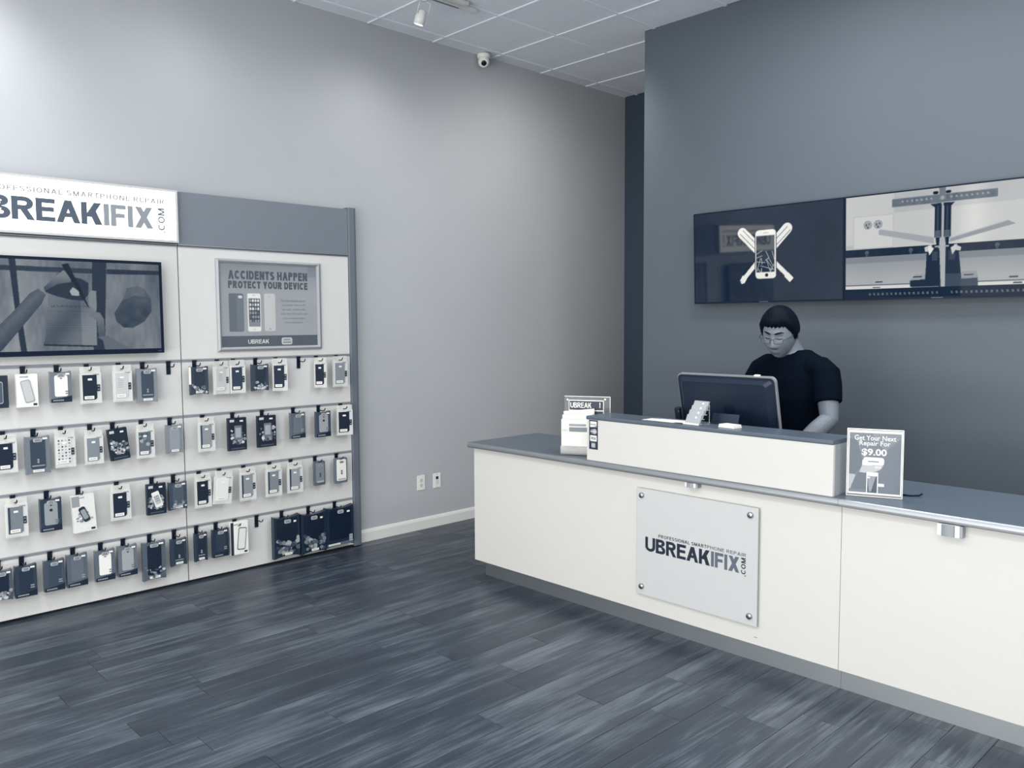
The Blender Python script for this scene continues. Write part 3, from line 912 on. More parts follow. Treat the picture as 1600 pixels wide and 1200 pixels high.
        if kind == 'B': sticker(p, 0, -H + .020, W * .46, .014, 0.0142, 0.92, 'info_label', 1)
        if art == 'gloss': obj('side_flap', MB().prism(rect(-W * .5, -W * .42, -H * .62, -.006), 0.012, 0.0135), pm('side_flap_white', 0.95, 0.2), p)
    elif kind == 'D':    # dark printed carton with splash picture
        obj('box', MB().prism(rect(-W / 2, W / 2, -H, 0), -0.014, 0.012, taper=0.001), pm('dark_carton', body, 0.4), p)
        blobs(p, W, -H * .78, -H * .34, 60, seed, (0.25, 0.42, 0.55, 0.7, 0.85), 0.0122, 0.0165, 'splash_print')
        if art == 'phone':
            obj('printed_phone', MB().prism(rot2(rrect(0, -H * .50, W * .40, H * .52, .006, 3), .30, 0, -H * .5), 0.0192, 0.020), pm('print_white', 0.93), p)
            m = MB().flat(rot2(rect(-W * .14, W * .14, -H * .66, -H * .36), .30, 0, -H * .5), 0.0204)
            for k in range(3): m.flat(rot2(rect(-W * .12, W * .12, -H * (.42 + .07 * k), -H * (.40 + .07 * k)), .30, 0, -H * .5), 0.0207, 1)
            obj('printed_screen', m, [pm('print_pale', 0.75), pm('print_mid', 0.4)], p)
        elif art == 'frame':
            obj('printed_phone', MB().prism(rrect(0, -H * .45, W * .42, H * .44, .006, 3), 0.0192, 0.020), pm('print_grey', 0.42), p)
            obj('printed_screen', MB().flat(rect(-W * .15, W * .15, -H * .6, -H * .3), 0.0204), pm('print_pale', 0.66), p)
        sticker(p, -W * .30, -.018, W * .24, .016, 0.0122, 0.8, 'corner_print')
        sticker(p, W * .22, -.022, W * .18, .010, 0.0122)
        m = MB().flat(rect(-W * .36, W * .36, -H + .010, -H + .018), 0.0124)
        obj('bottom_print', m, pm('carton_print', 0.28), p)
    elif kind == 'E':    # pale carton with a printed phone
        obj('box', MB().prism(rect(-W / 2, W / 2, -H, 0), -0.014, 0.012, taper=0.001), pm('pale_carton', body, 0.5), p)
        ang = {'tilt': .2, 'busy': .35, 'dark': 0.0, 'outline': -.10}[art]
        cx, cy = (0, -H * .52)
        if art == 'outline': cx = W * .12
        if art == 'busy': blobs(p, W * .8, -H * .72, -H * .40, 26, seed, (0.4, 0.6, 0.75), 0.0122, 0.011, 'collage_print')
        obj('printed_phone', MB().prism(rot2(rrect(cx, cy, W * (.46 if art != 'busy' else .30), H * (.68 if art != 'busy' else .42), .010, 3), ang, cx, cy), 0.0152, 0.0158), pm('printed_shell', {'tilt': .58, 'busy': .12, 'dark': .7, 'outline': .22}[art]), p)
        obj('printed_inner', MB().flat(rot2(rrect(cx, cy, W * (.40 if art != 'busy' else .22), H * (.63 if art != 'busy' else .28), .008, 3), ang, cx, cy), 0.0162), pm('printed_fill', {'tilt': .78, 'busy': .6, 'dark': .3, 'outline': .9}[art]), p)
        sticker(p, W * .34, -H + .014, W * .18, .012, 0.0122, 0.12, 'corner_mark')
        sticker(p, -W * .14, -.016, W * .4, .006, 0.0122, 0.6, 'brand_print')
        if art == 'outline': obj('spine', MB().prism(rect(-W / 2, -W * .34, -H, 0), 0.0118, 0.0128), pm('dark_spine', 0.12), p)
        if art == 'busy': obj('corner_panel', MB().prism(rect(-W / 2, -W * .16, -H * .30, -.004), 0.0121, 0.0126), pm('corner_panel', 0.6), p)
    elif kind == 'N':    # narrow blister moulded round the case
        obj('box', MB().prism(rrect(0, -H / 2, W, H, .008, 3), -0.012, 0.008, taper=0.002), pm('blister_tray', body, 0.25), p)
        obj('phone_case', MB().prism(rrect(0, -H * .48, W * .74, H * .84, .010, 3), 0.007, 0.014, taper=0.002), pm('case_shell', case, 0.35), p)
        badge(p, 0, -0.030, W * .34, 0.016, 0.0142, 0.2)
        m = MB()
        for k in range(3): m.flat(rect(-W * .07, W * .07, -H * (.52 + .06 * k), -H * (.48 + .06 * k)), 0.0145)
        obj('case_print', m, pm('case_print', 0.15), p)
        m = MB().flat(rect(-W * .3, W * .3, -H * .86, -H * .80), 0.0145)
        obj('foot_print', m, pm('foot_print', 0.7), p)
    elif kind == 'T':    # large tablet case box
        obj('box', MB().prism(pillow(W, H, 0.014), -0.020, 0.016, taper=0.003), pm('tablet_box', 0.13, 0.2), p)
        obj('tablet_case', MB().prism(rrect(0, -H * .44, W * .80, H * .76, .010, 3), 0.015, 0.0175, taper=0.002), pm('tablet_shell', 0.03, 0.3), p)
        badge(p, 0.004, -0.040, 0.050, 0.026, 0.0182)
        if art == 'rocks':
            blobs(p, W, -H * .90, -H * .52, 44, seed, (0.22, 0.34, 0.48, 0.66), 0.0182, 0.026)
            sticker(p, W * .02, -H + .030, W * .28, .016, 0.0232, 0.92, 'info_label', 1)
        else:
            obj('foot_band', MB().prism([(-W * .47, -H + .010), (W * .47, -H + .012), (W * .47, -H + .034), (-W * .47, -H + .028)], 0.016, 0.0185), pm('tablet_band', 0.36), p)
            sticker(p, W * .38, -H + .052, W * .12, .05, 0.0188, 0.66, 'side_label', 2)
            sticker(p, -W * .22, -H + .022, W * .42, .012, 0.0188, 0.9, 'info_label', 1)
        sticker(p, W * .30, -.046, W * .10, .012, 0.0182)
    return p

TOPL, TOPR = 'top row under the screen', 'top row under the poster'
PACKS = [
 # y, z, W, H, kind, label, options, bay, rail
 (1.085, 1.379, .100, .176, 'E', 'dark carton with pale phone picture, cut off by the frame in the top row', dict(art='dark', body=.10), 0, 0),
 (1.225, 1.383, .108, .183, 'E', 'white carton with tilted grey case outline in the top row under the screen', dict(art='tilt', body=.95), 0, 0),
 (1.395, 1.391, .114, .178, 'C', 'grey box with bright white case in the top row under the screen', dict(case=.97, body=.45), 0, 0),
 (1.553, 1.407, .116, .211, 'A', 'white hanging box with black case in the top row under the screen', dict(case=.07), 0, 0),
 (1.729, 1.411, .109, .217, 'A', 'white hanging box with clear pale case in the top row under the screen', dict(case=.80, body=.86, art='lines'), 0, 0),
 (1.869, 1.389, .122, .210, 'B', 'clear grey box with charcoal case beside the empty hook under the screen', dict(case=.24, body=.52, art='mark'), 0, 0),
 (1.112, 1.055, .105, .208, 'A', 'white hanging box with black case, first in the second row at the picture edge', dict(case=.07), 0, 1),
 (1.262, 1.037, .127, .215, 'B', 'wide clear grey box with charcoal case in the second row under the screen', dict(case=.22, body=.46, art='mark'), 0, 1),
 (1.403, 1.054, .110, .212, 'A', 'white hanging box with diamond patterned case', dict(case=.86, art='diamonds'), 0, 1),
 (1.557, 1.040, .102, .198, 'A', 'white hanging box with plain grey case in the second row under the screen', dict(case=.52, body=.85), 0, 1),
 (1.683, 1.039, .112, .188, 'D', 'tilted dark carton with pale splash picture in the second row', dict(body=.05, seed=4, roll=.10), 0, 1),
 (1.848, 1.049, .107, .206, 'A', 'white hanging box with dark flower patterned case', dict(case=.38, art='floral', seed=3), 0, 1),
 (2.021, 1.034, .103, .183, 'B', 'pale grey blister box hung last in the second row of the screen bay', dict(case=.58, body=.50), 0, 1),
 (1.146, .702, .110, .215, 'A', 'white hanging box with grey case, first in the third row at the picture edge', dict(case=.48, art='shade'), 0, 2),
 (1.314, .680, .114, .190, 'C', 'dark edged box with grey case and round cutout in the third row', dict(case=.60, body=.20, art='circle'), 0, 2),
 (1.480, .673, .125, .217, 'E', 'white carton with collage and small dark phone in the third row', dict(art='busy', body=.90, seed=5, roll=.05), 0, 2),
 (1.692, .699, .115, .209, 'A', 'white hanging box with black case in the third row, left of the white phone carton', dict(case=.09), 0, 2),
 (1.898, .680, .118, .190, 'D', 'dark carton with slanted white phone picture in the third row', dict(body=.06, seed=6, art='phone'), 0, 2),
 (2.030, .674, .114, .177, 'B', 'grey box with round cutout and stones print beside the bay joint in the third row', dict(case=.30, body=.24, art='rocks', seed=7), 0, 2),
 (1.060, .321, .100, .175, 'B', 'dark box with stones print, cut off by the frame in the bottom row', dict(case=.08, body=.30, art='rocks', seed=8), 0, 3),
 (1.174, .327, .113, .182, 'C', 'charcoal box with dark case, first whole pack in the bottom row', dict(case=.15, body=.20), 0, 3),
 (1.317, .327, .110, .181, 'C', 'dark grey box with low price sticker in the bottom row', dict(case=.24, body=.28), 0, 3),
 (1.437, .336, .113, .191, 'C', 'grey box with mid grey case in the bottom row, left of the white case', dict(case=.40, body=.36), 0, 3),
 (1.588, .331, .113, .186, 'C', 'grey box with bright white case in the bottom row', dict(case=.97, body=.38), 0, 3),
 (1.716, .334, .113, .188, 'C', 'grey box with pale grey case in the bottom row, right of the white case', dict(case=.66, body=.42), 0, 3),
 (1.871, .326, .142, .240, 'B', 'tall dark box with stones print in the bottom row', dict(case=.05, body=.34, art='rocks', seed=9), 0, 3),
 (2.023, .318, .102, .175, 'B', 'small dark box with charcoal case beside the bay joint in the bottom row', dict(case=.14, body=.20, art='mark'), 0, 3),
 (2.189, 1.387, .119, .182, 'B', 'dark stones box with white side flap, first under the poster', dict(case=.16, body=.22, art='rocks', seed=10), 1, 0),
 (2.336, 1.412, .108, .212, 'A', 'white hanging box with clear case under the poster', dict(case=.80, body=.86, art='lines', turn=.12), 1, 0),
 (2.445, 1.415, .107, .216, 'A', 'white hanging box with dark grey case under the poster, touching the clear one', dict(case=.20, body=.88), 1, 0),
 (2.601, 1.385, .121, .180, 'B', 'dark stones box without white flap, in the top row under the poster', dict(case=.15, body=.24, art='rocks', seed=11), 1, 0),
 (2.747, 1.415, .105, .219, 'A', 'white hanging box with black case, left of the empty hook under the poster', dict(case=.12, turn=-.25), 1, 0),
 (3.058, 1.411, .089, .211, 'A', 'narrow turned white box with black case, right of the empty hook under the poster', dict(case=.03, turn=-.40), 1, 0),
 (3.220, 1.415, .119, .217, 'A', 'white hanging box with grey case beside the end post in the top row', dict(case=.55), 1, 0),
 (2.228, 1.057, .108, .216, 'A', 'white hanging box with grey case, first in the second row under the poster', dict(case=.56, art='shade'), 1, 1),
 (2.430, 1.040, .129, .214, 'D', 'dark carton with white corner print and splash picture under the poster', dict(body=.03, seed=12, art='frame'), 1, 1),
 (2.638, 1.038, .136, .211, 'D', 'dark carton with framed phone splash, second of the pair under the poster', dict(body=.03, seed=13, art='frame'), 1, 1),
 (2.870, 1.041, .115, .180, 'C', 'grey box with plain grey case in the second row under the poster', dict(case=.42, body=.36), 1, 1),
 (3.069, 1.034, .120, .183, 'C', 'dark edged box with pale case and round cutout under the poster', dict(case=.64, body=.26, art='circle'), 1, 1),
 (3.248, 1.061, .122, .215, 'A', 'white hanging box with black case beside the end post in the second row', dict(case=.03, turn=-.2), 1, 1),
 (2.193, .701, .108, .216, 'A', 'white hanging box with black case, first in the third row under the poster', dict(case=.05), 1, 2),
 (2.328, .704, .122, .213, 'A', 'leaning all white hanging box in the third row under the poster', dict(case=.90, roll=-.09, out=.065), 1, 2),
 (2.495, .703, .115, .218, 'A', 'white box with grey case and dark left edge, right of the leaning one', dict(case=.55, art='shade'), 1, 2),
 (2.682, .701, .116, .217, 'A', 'white box with grey case and dark edge, middle of the third row under the poster', dict(case=.50, art='shade'), 1, 2),
 (2.842, .699, .116, .213, 'A', 'white box with silver grey case, left of the narrow grey blister', dict(case=.60, art='shade'), 1, 2),
 (3.032, .683, .090, .174, 'N', 'narrow grey blister with grey case in the third row', dict(case=.50, body=.36), 1, 2),
 (3.207, .686, .107, .185, 'N', 'narrow blister with white case beside the end post', dict(case=.95, body=.42), 1, 2),
 (2.165, .327, .083, .185, 'B', 'narrow dark box, first in the bottom row under the poster', dict(case=.10, body=.17, art='mark'), 1, 3),
 (2.294, .330, .110, .185, 'C', 'dark box with two white stickers and foot band, left of the white carton', dict(case=.18, body=.15), 1, 3),
 (2.422, .354, .124, .216, 'E', 'white carton with black phone outline and dark spine in the bottom row', dict(art='outline', body=.97), 1, 3),
 (2.763, .339, .203, .294, 'T', 'large dark tablet box with stones print, left of the pair', dict(art='rocks', seed=14), 1, 3),
 (2.969, .330, .209, .295, 'T', 'large dark tablet box with stones print, right of the pair', dict(art='rocks', seed=15), 1, 3),
 (3.183, .339, .236, .294, 'T', 'largest plain black tablet box beside the end post', dict(art='plain'), 1, 3),
]
for (y, z, W, H, kind, label, o, bay, rail) in PACKS:
    p = pack(y, z, W, H, kind, label, **o)
    if 'white side flap' in label:
        obj('side_flap', MB().prism(rect(-W * .53, -W * .46, -H * .62, -.004), 0.0, 0.016), pm('side_flap_white', 0.97, 0.2), p)
    hook(bays[bay], y - 0.006, RAILS[rail])
for (u, r, bay) in ((2.020, 0, 0), (2.916, 0, 1), (2.572, 3, 1)):
    hook(bays[bay], u, RAILS[r])

# ------------------------------------------------------------------ wall sockets
def socket(y, z, label, dark):
    t = thing('wall_socket', label, 'socket', left_frame(y, z, XW), 'wall plates by the baseboard')
    obj('plate', MB().box(-.038, .038, -.059, .059, 0, .006, bev=.002), M_white, t)
    if dark:
        obj('jack', MB().box(-.012, .012, .012, .034, .005, .008), mat('jack_dark', 0.08, 0.4), t)
        obj('insert', MB().box(-.016, .016, -.034, .006, .005, .0075, bev=.001), mat('socket_insert', 0.86, 0.4), t)
    else:
        for s in (1, -1):
            r = obj('receptacle', MB().prism(rrect(0, s * .02, .032, .028, .01), .0058, .008), mat('socket_insert', 0.86, 0.4), t)
            sl = MB()
            for x in (-.007, .007): sl.box(x - .0014, x + .0014, s * .02 - .002, s * .02 + .008, .0078, .0083)
            sl.prism(circ(0, s * .02 - .008, .003, 10), .0078, .0083)
            obj('slot', sl, M_inkg, r)
    sc = MB()
    for z_ in ((0,) if not dark else (-.048, .048)): sc.lathe([(.003, .005), (.003, .0068), (.001, .0074)], (0, z_, 0), (0, 0, 1), 10)
    obj('screw', sc, M_alu, t)
socket(4.015, .376, 'white duplex power socket on the grey wall, nearer the display', False)
socket(4.176, .373, 'white wall plate with dark jack, nearer the counter', True)

# ------------------------------------------------------------------ counter
PY = 3.512
def counter(label, x0, x1, mtop, panels, left_end):
    c = thing('counter_unit', label, 'counter', back_frame((x0 + x1) / 2, 0, PY), 'white service counter units')
    o = (x0 + x1) / 2
    for a, b in panels:
        obj('front_panel', MB().box(a - o + .001, b - o - .001, .107, .848, -.019, 0, bev=.0012), M_lam, c)
    obj('carcass', MB().box(x0 - o + .019, x1 - o - .004, .107, .845, -.59, -.020), mat('carcass_grey', 0.5, 0.6), c)
    if left_end: obj('end_panel', MB().box(x0 - o, x0 - o + .018, .107, .848, -.59, -.0195, bev=.001), M_lam, c)
    ta = x0 - o + (.04 if left_end else -.012); tb = x1 - o - .013 if left_end else x1 - o
    obj('toe_kick', MB().box(ta, tb, 0, .107, -.55, -.060), M_toe, c)
    xa = x0 - o - (.020 if left_end else 0.0); xb = x1 - o
    m = MB()
    # worktop with a rounded nosing
    pr = [(-.600, .848), (.030, .848), (.030, .880), (-.600, .880)]
    n = len(pr)
    def run(m, pr, mi):
        n = len(pr)
        m.add([(xa + .0006, v, w) for w, v in pr] + [(xb - .0006, v, w) for w, v in pr],
              [tuple(range(n)), tuple(range(2 * n - 1, n - 1, -1))] + [(i, (i + 1) % n, n + (i + 1) % n, n + i) for i in range(n)], mi)
        return m
    wt = obj('worktop', run(m, pr, 0), mtop, c)
    obj('edge_band', run(MB(), [(.0302, .848), (.037, .848), (.041, .852), (.042, .860), (.041, .870), (.037, .8765), (.031, .8802), (.0302, .8802)], 0), M_nose, wt)
    return c
c1 = counter('long white counter unit with the logo plate and raised shelf', -4.028, -1.590, M_top, ((-4.028, -1.590),), True)
c2 = counter('white counter unit with the motion sensor, running out of the picture', -1.590, 0.75, M_top, ((-1.590, 0.75),), False)
obj('edge_mark', MB().prism(rect(.806, .822, .142, .145), 0, .0006), M_inkg, c1)

# raised transaction shelf
rs = thing('transaction_shelf', 'white raised shelf with grey top standing on the counter', 'shelf', back_frame(-2.336, .880, 3.495))
hw = .710
obj('front_panel', MB().box(-hw, hw, 0.0005, .229, -.018, 0, bev=.001), M_lam, rs)
obj('side_panel', MB().box(hw - .018, hw, 0.0005, .229, -.205, -.0185), mat('shelf_side_grey', 0.62, 0.45), rs)
obj('side_panel', MB().box(-hw, -hw + .018, 0.0005, .229, -.205, -.0185), M_lam, rs)
m = MB()
pr = [(-.208, .2295), (.002, .2295), (.005, .234), (.005, .243), (.002, .2475), (-.002, .249), (-.208, .249)]
n = len(pr)
m.add([(-hw - .002, v, w) for w, v in pr] + [(hw, v, w) for w, v in pr], [tuple(range(n)), tuple(range(2 * n - 1, n - 1, -1))] + [(i, (i + 1) % n, n + (i + 1) % n, n + i) for i in range(n)])
obj('shelf_top', m, M_top, rs)
# payment card strip
cs = thing('card_sticker_strip', 'dark strip of payment card logos on the shelf front', 'sticker', back_frame(-2.998, 1.0255, 3.495))
obj('strip', MB().box(-.0315, .0315, -.0815, .0815, 0.0002, .0008), mat('sticker_navy', 0.10, 0.4), cs)
cy = (.058, .019, -.020, -.059)
W_ = mat('card_white', 0.93, 0.45); G_ = mat('card_grey', 0.72, 0.45); I_ = mat('card_ink', 0.2, 0.5)
m = MB().prism(rrect(0, cy[0], .048, .033, .003, 2), .0008, .0012)
cd = obj('card_logo', m, W_, cs)
m = MB(); caps(m, 'DISCOVER', -.020, .020, cy[0] - .004, cy[0] + .003, .0015, 0, .18, .1); m.flat([(-.020, cy[0] - .0165), (.024, cy[0] - .0165), (.024, cy[0] - .004), (.010, cy[0] - .012)], .0014, 1)
obj('logo_print', m, [I_, mat('card_mid', 0.5, 0.5)], cd)
m = MB().prism(circ(-.009, cy[1], .0135), .0008, .0012); cd = obj('card_logo', m, mat('card_mid2', 0.48, 0.5), cs)
m = MB().prism(circ(.009, cy[1], .0150), .0012, .0014); fit_text(m, 'MasterCard', -.021, .021, cy[1] - .004, cy[1] + .004, .0017, 1, .015)
obj('logo_print', m, [G_, W_], cd)
m = MB().prism(rrect(0, cy[2], .048, .033, .003, 2), .0008, .0012); cd = obj('card_logo', m, W_, cs)
m = MB(); caps(m, 'VISA', -.018, .018, cy[2] - .007, cy[2] + .008, .0015, 0, .2, .08)
obj('logo_print', m, [I_], cd)
m = MB().prism(rect(-.015, .015, cy[3] - .014, cy[3] + .015), .0008, .0012); cd = obj('card_logo', m, mat('card_mid', 0.5, 0.5), cs)
m = MB(); caps(m, 'AMERICAN', -.013, .013, cy[3] + .001, cy[3] + .009, .0015, 0, .2, .1); caps(m, 'EXPRESS', -.013, .013, cy[3] - .009, cy[3] - .001, .0015, 0, .2, .1)
obj('logo_print', m, [W_], cd)

# logo plate on the counter front
lp = thing('logo_plate', 'square frosted acrylic plate with shop lettering on the counter front', 'sign', back_frame(-2.337, .486, PY))
obj('plate', MB().box(-.357, .357, -.284, .287, .012, .018, bev=.001), mat('frosted_acrylic', 0.80, 0.22), lp)
ed = MB()
for (a, b, c_, d_) in ((-.3572, .3572, -.2845, -.2825), (-.3572, .3572, .2855, .2875), (-.3572, -.3555, -.2825, .2855), (.3552, .3572, -.2825, .2855)): ed.box(a, b, c_, d_, .0115, .0185)
obj('plate_edge', ed, mat('acrylic_edge_grey', 0.74, 0.2), lp)
for u, v in ((-.324, .250), (.316, .249), (-.322, -.240), (.318, -.240)):
    m = MB().lathe([(.011, 0), (.011, .018), (.015, .0185), (.015, .027), (.012, .030), (.004, .031)], (u, v, 0), (0, 0, 1), 20)
    obj('standoff', m, M_chrome, lp, True)
ox, oz = 2.337, -.486
m = caps(MB(), 'UBREAK', -2.637 + ox, -2.241 + ox, .443 + oz, .519 + oz, .0184, 0, .20, .04)
obj('lettering', m, M_ink, lp)
m = caps(MB(), 'IFIX', -2.235 + ox, -2.077 + ox, .443 + oz, .519 + oz, .0184, 0, .20, .06)
obj('lettering', m, M_inkg, lp)
m = caps(MB(), 'PROFESSIONAL SMART', -2.552 + ox, -2.262 + ox, .5275 + oz, .5445 + oz, .0184, 0, .17, .13)
obj('lettering', m, M_ink, lp)
m = caps(MB(), 'PHONE REPAIR', -2.259 + ox, -2.042 + ox, .5275 + oz, .5445 + oz, .0184, 0, .16, .13)
obj('lettering', m, M_inkg, lp)
m = caps(MB(), '.COM', -2.068 + ox, -2.043 + ox, .432 + oz, .521 + oz, .0184, 0, .18, .12, True)
obj('lettering', m, M_ink, lp)

# motion sensors under the worktop edge
def sensor(x, z, y, w, h, label):
    t = thing('motion_sensor', label, 'sensor', back_frame(x, z, y), 'sensors under the worktop edge')
    obj('housing', MB().box(-w / 2, w / 2, -h / 2, h / 2, 0, .036, bev=.004), mat('sensor_white', 0.9, 0.35), t)
    a = w * .30
    vs = []; fs = []
    N = 10
    for k in range(N + 1):
        an = PI * k / N
        for v in (-h * .46, h * .46): vs.append((-a * math.cos(an), v, .0355 + .007 * math.sin(an)))
    for k in range(N): fs.append((2 * k, 2 * k + 2, 2 * k + 3, 2 * k + 1))
    fs.append(tuple(2 * k for k in range(N, -1, -1))); fs.append(tuple(2 * k + 1 for k in range(N + 1)))
    obj('lens', MB().add(vs, fs), mat('sensor_lens', 0.58, 0.25), t, False)
    obj('side_cap', MB().box(w / 2 - .001, w / 2 + .010, -h / 2 + .001, h / 2 - .001, 0, .034, bev=.001), mat('sensor_grey', 0.62, 0.4), t)
    return t
sensor(-1.145, .820, PY, .085, .050, 'white motion sensor with grey lens under the worktop of the second unit')
sensor(-2.350, .8345, PY, .065, .024, 'small white sensor tucked under the worktop above the logo plate')

# ------------------------------------------------------------------ flyer holder at the counter end
fh = thing('flyer_holder', 'clear acrylic holder with white leaflets at the counter end', 'leaflet holder', back_frame(-3.307, .880, 3.593, math.radians(27)))
FW = .275
obj('back_sheet', MB().box(0, FW, .0, .338, -.004, 0, bev=.001), clear_mat('acrylic_back', 0.8, 0.07, 0.08), fh)
obj('sheet_edge', MB().box(0, FW, .335, .338, -.0045, .0005).box(FW - .003, FW, 0, .335, -.0045, .0005), M_edge, fh)
m = MB()
for k in range(9):
    a = PI / 2 * k / 8
tray = [(.0, .0), (.07, .0), (.082, .004), (.087, .014), (.087, .055), (.084, .055), (.084, .016), (.080, .008), (.07, .004), (.0, .004)]
n = len(tray)
m.add([(0, v, w) for w, v in tray] + [(FW * .70, v, w) for w, v in tray], [tuple(range(n)), tuple(range(2 * n - 1, n - 1, -1))] + [(i, (i + 1) % n, n + (i + 1) % n, n + i) for i in range(n)])
obj('tray', m, clear_mat('acrylic_tray', 0.8, 0.45, 0.12), fh)
card = obj('header_card', MB().box(.027, .237, .20, .316, .0, .002), mat('header_card_white', 0.93, 0.5), fh)
obj('header_print', MB().prism(rect(.031, .233, .206, .310), .0021, .0023), mat('header_dark', 0.13, 0.5), card)
m = caps(MB(), 'UBREAK', .037, .163, .270, .301, .0026, 0, .17, .07); m.flat(rect(.211, .217, .290, .302), .0026); m.flat(rect(.212, .216, .272, .288), .0026)
m.flat(rect(.031, .233, .252, .258), .0026)
obj('header_lettering', m, M_white, card)
for u, v in ((.020, .316), (.245, .322)):
    obj('stud', MB().lathe([(.006, 0), (.006, .004), (.003, .006)], (u, v, .0), (0, 0, 1), 12), M_white, fh)
# leaflets stand in the tray: curved sheets
def curved_sheet(x0, x1, v0, v1, w0, bulge, t=.0012, slope=0.0, tilt=0.0):
    N = 10; vs = []; fs = []
    for side in (0, 1):
        for k in range(N + 1):
            f = k / N
            u = x0 + (x1 - x0) * f
            w = w0 + bulge * math.sin(PI * f) + side * t
            vs.append((u, v0, w + .0)); vs.append((u, v1 + slope * f, w - tilt))
    M = 2 * (N + 1)
    for k in range(N):
        fs.append((2 * k, 2 * k + 2, 2 * k + 3, 2 * k + 1)); fs.append((M + 2 * k, M + 2 * k + 1, M + 2 * k + 3, M + 2 * k + 2))
        fs.append((2 * k, M + 2 * k, M + 2 * k + 2, 2 * k + 2)); fs.append((2 * k + 1, 2 * k + 3, M + 2 * k + 3, M + 2 * k + 1))
    fs.append((0, 1, M + 1, M)); fs.append((2 * N, M + 2 * N, M + 2 * N + 1, 2 * N + 1))
    return MB().add(vs, fs)
lf = thing('leaflet_stack', 'stack of white leaflets with grey bands in the acrylic holder', 'leaflets', fh.matrix_world.copy())
obj('leaflet', curved_sheet(.002, .186, .030, .250, .020, .010, .004, .02), M_paper, lf)
obj('leaflet', curved_sheet(.001, .182, .028, .232, .044, .012, .004, .012), M_paper, lf)
fr = obj('front_leaflet', curved_sheet(.0, .180, .026, .208, .062, .014, .006), M_paper, lf)
def on_front(u): return .062 + .014 * math.sin(PI * u / .180) + .0066
LM = [mat('leaf_grey', 0.6, 0.6), mat('leaf_mid', 0.5, 0.6), mat('leaf_pale', 0.82, 0.6), mat('leaf_dark', 0.25, 0.6)]
def band(u0, u1, v0, v1, mi):
    N = 6
    vs = []
    for k in range(N + 1):
        u = u0 + (u1 - u0) * k / N
        vs += [(u, v0, on_front(u)), (u, v1, on_front(u))]
    obj('leaflet_print', MB().add(vs, [(2 * k, 2 * k + 2, 2 * k + 3, 2 * k + 1) for k in range(N)]), LM[mi], fr)
band(.050, .150, .170, .184, 0); band(.050, .165, .138, .164, 1); band(.006, .04, .138, .150, 2)
band(.048, .058, .040, .052, 3); band(.078, .096, .041, .053, 3); band(.006, .040, .044, .047, 2); band(.11, .16, .046, .050, 2)

# ------------------------------------------------------------------ acrylic offer sign
ac = thing('acrylic_sign', 'clear acrylic stand with a grey repair offer card beside the raised shelf', 'sign', back_frame(-1.602, .880, 3.575, math.radians(20)))
AW, AH = .226, .300
obj('front_sheet', MB().box(0, AW, .002, AH, .004, .0065), clear_mat('acrylic_front', 0.5, 0.015, 0.05), ac)
obj('back_sheet', MB().box(0, AW, .002, AH, -.0045, -.002), M_clear, ac)
e = MB().box(0, .0035, .002, AH, -.004, .0068).box(AW - .0035, AW, .002, AH, -.004, .0068).box(.0035, AW - .0035, AH - .0035, AH, -.004, .0068).box(.0035, AW - .0035, .002, .0055, -.004, .0068)
obj('acrylic_edge', e, M_edge, ac)
obj('foot', MB().box(0, AW, 0, .003, -.07, .006, bev=.001), clear_mat('acrylic_foot', 0.8, 0.25, 0.1), ac)
cd = obj('offer_card', MB().box(.005, AW - .005, .012, AH - .006, -.0018, .0030), mat('offer_white', 0.92, 0.5), ac)
def draw_offer(X, Y):
    u = X / .206; v = 1 - Y / .262
    T = 0.42 - 0.05 * np.clip((u - .4), 0, 1) + 0.03 * vnoise(X, Y, 16, 9, 2)
    T += 0.07 * inside([(.45, 1), (1, 1), (1, .93), (.72, .72), (.58, .80)], u, v)  # slanted highlight painted into the card's upper right
    def put(p, t): T[inside(p, u, v)] = t
    put([(0, .90), (.13, .90), (.22, .72), (.26, .55), (.22, .40), (.10, .30), (0, .30)], .37)
    put([(.0, .30), (.10, .30), (.13, .28), (.03, .05), (0, .05)], .70)
    put([(.15, .93), (.28, .60), (.25, .60), (.13, .90)], .48)
    put(rrect(.48, .53, .40, .13, .04), .93); put(rect(.26, .45, .455, .545), .93)
    put([(.20, .34), (.26, .46), (.64, .46), (.62, .40), (.52, .36), (.30, .33)], .74)
    put(rect(.50, .64, .42, .432), .9); put(rect(.50, .66, .445, .455), .9)
    put([(.05, .10), (.17, .33), (.34, .33), (.34, .05), (.05, .05)], .38)
    put(rrect(.46, .17, .23, .36, .02), .88); put(rect(.365, .555, .0, .28), .24); put([(.365, .28), (.53, .28), (.44, .02), (.40, .02)], .56); put(rect(.365, .42, .24, .27), .85)
    put(rect(.56, .69, .115, .165), .88)
    put(rect(.37, .58, .517, .535), .45)
    return T
picture('card_print', .206, .262, 150, 190, draw_offer, print_mat('offer_print'), cd, .0032).location = (.010, .282, 0)
m = MB()
fit_text(m, 'Get Your Next', .030, .196, .250, .272, .0037, 0, .012)
fit_text(m, 'Repair For', .050, .174, .221, .248, .0037, 0, .012)
fit_text(m, '$9.00', .060, .160, .180, .214, .0037, 0, .026)
obj('card_lettering', m, mat('offer_letters', 0.94, 0.5), cd)

# loose black cord behind the sign
m = MB().tube([(-1.43, 3.735, .8845), (-1.39, 3.742, .8845), (-1.362, 3.762, .886), (-1.357, 3.785, .890)], .0038, 8)
tag(obj('cord', m, M_black, None, True), 'short black cord curled on the worktop behind the acrylic sign', 'cord')

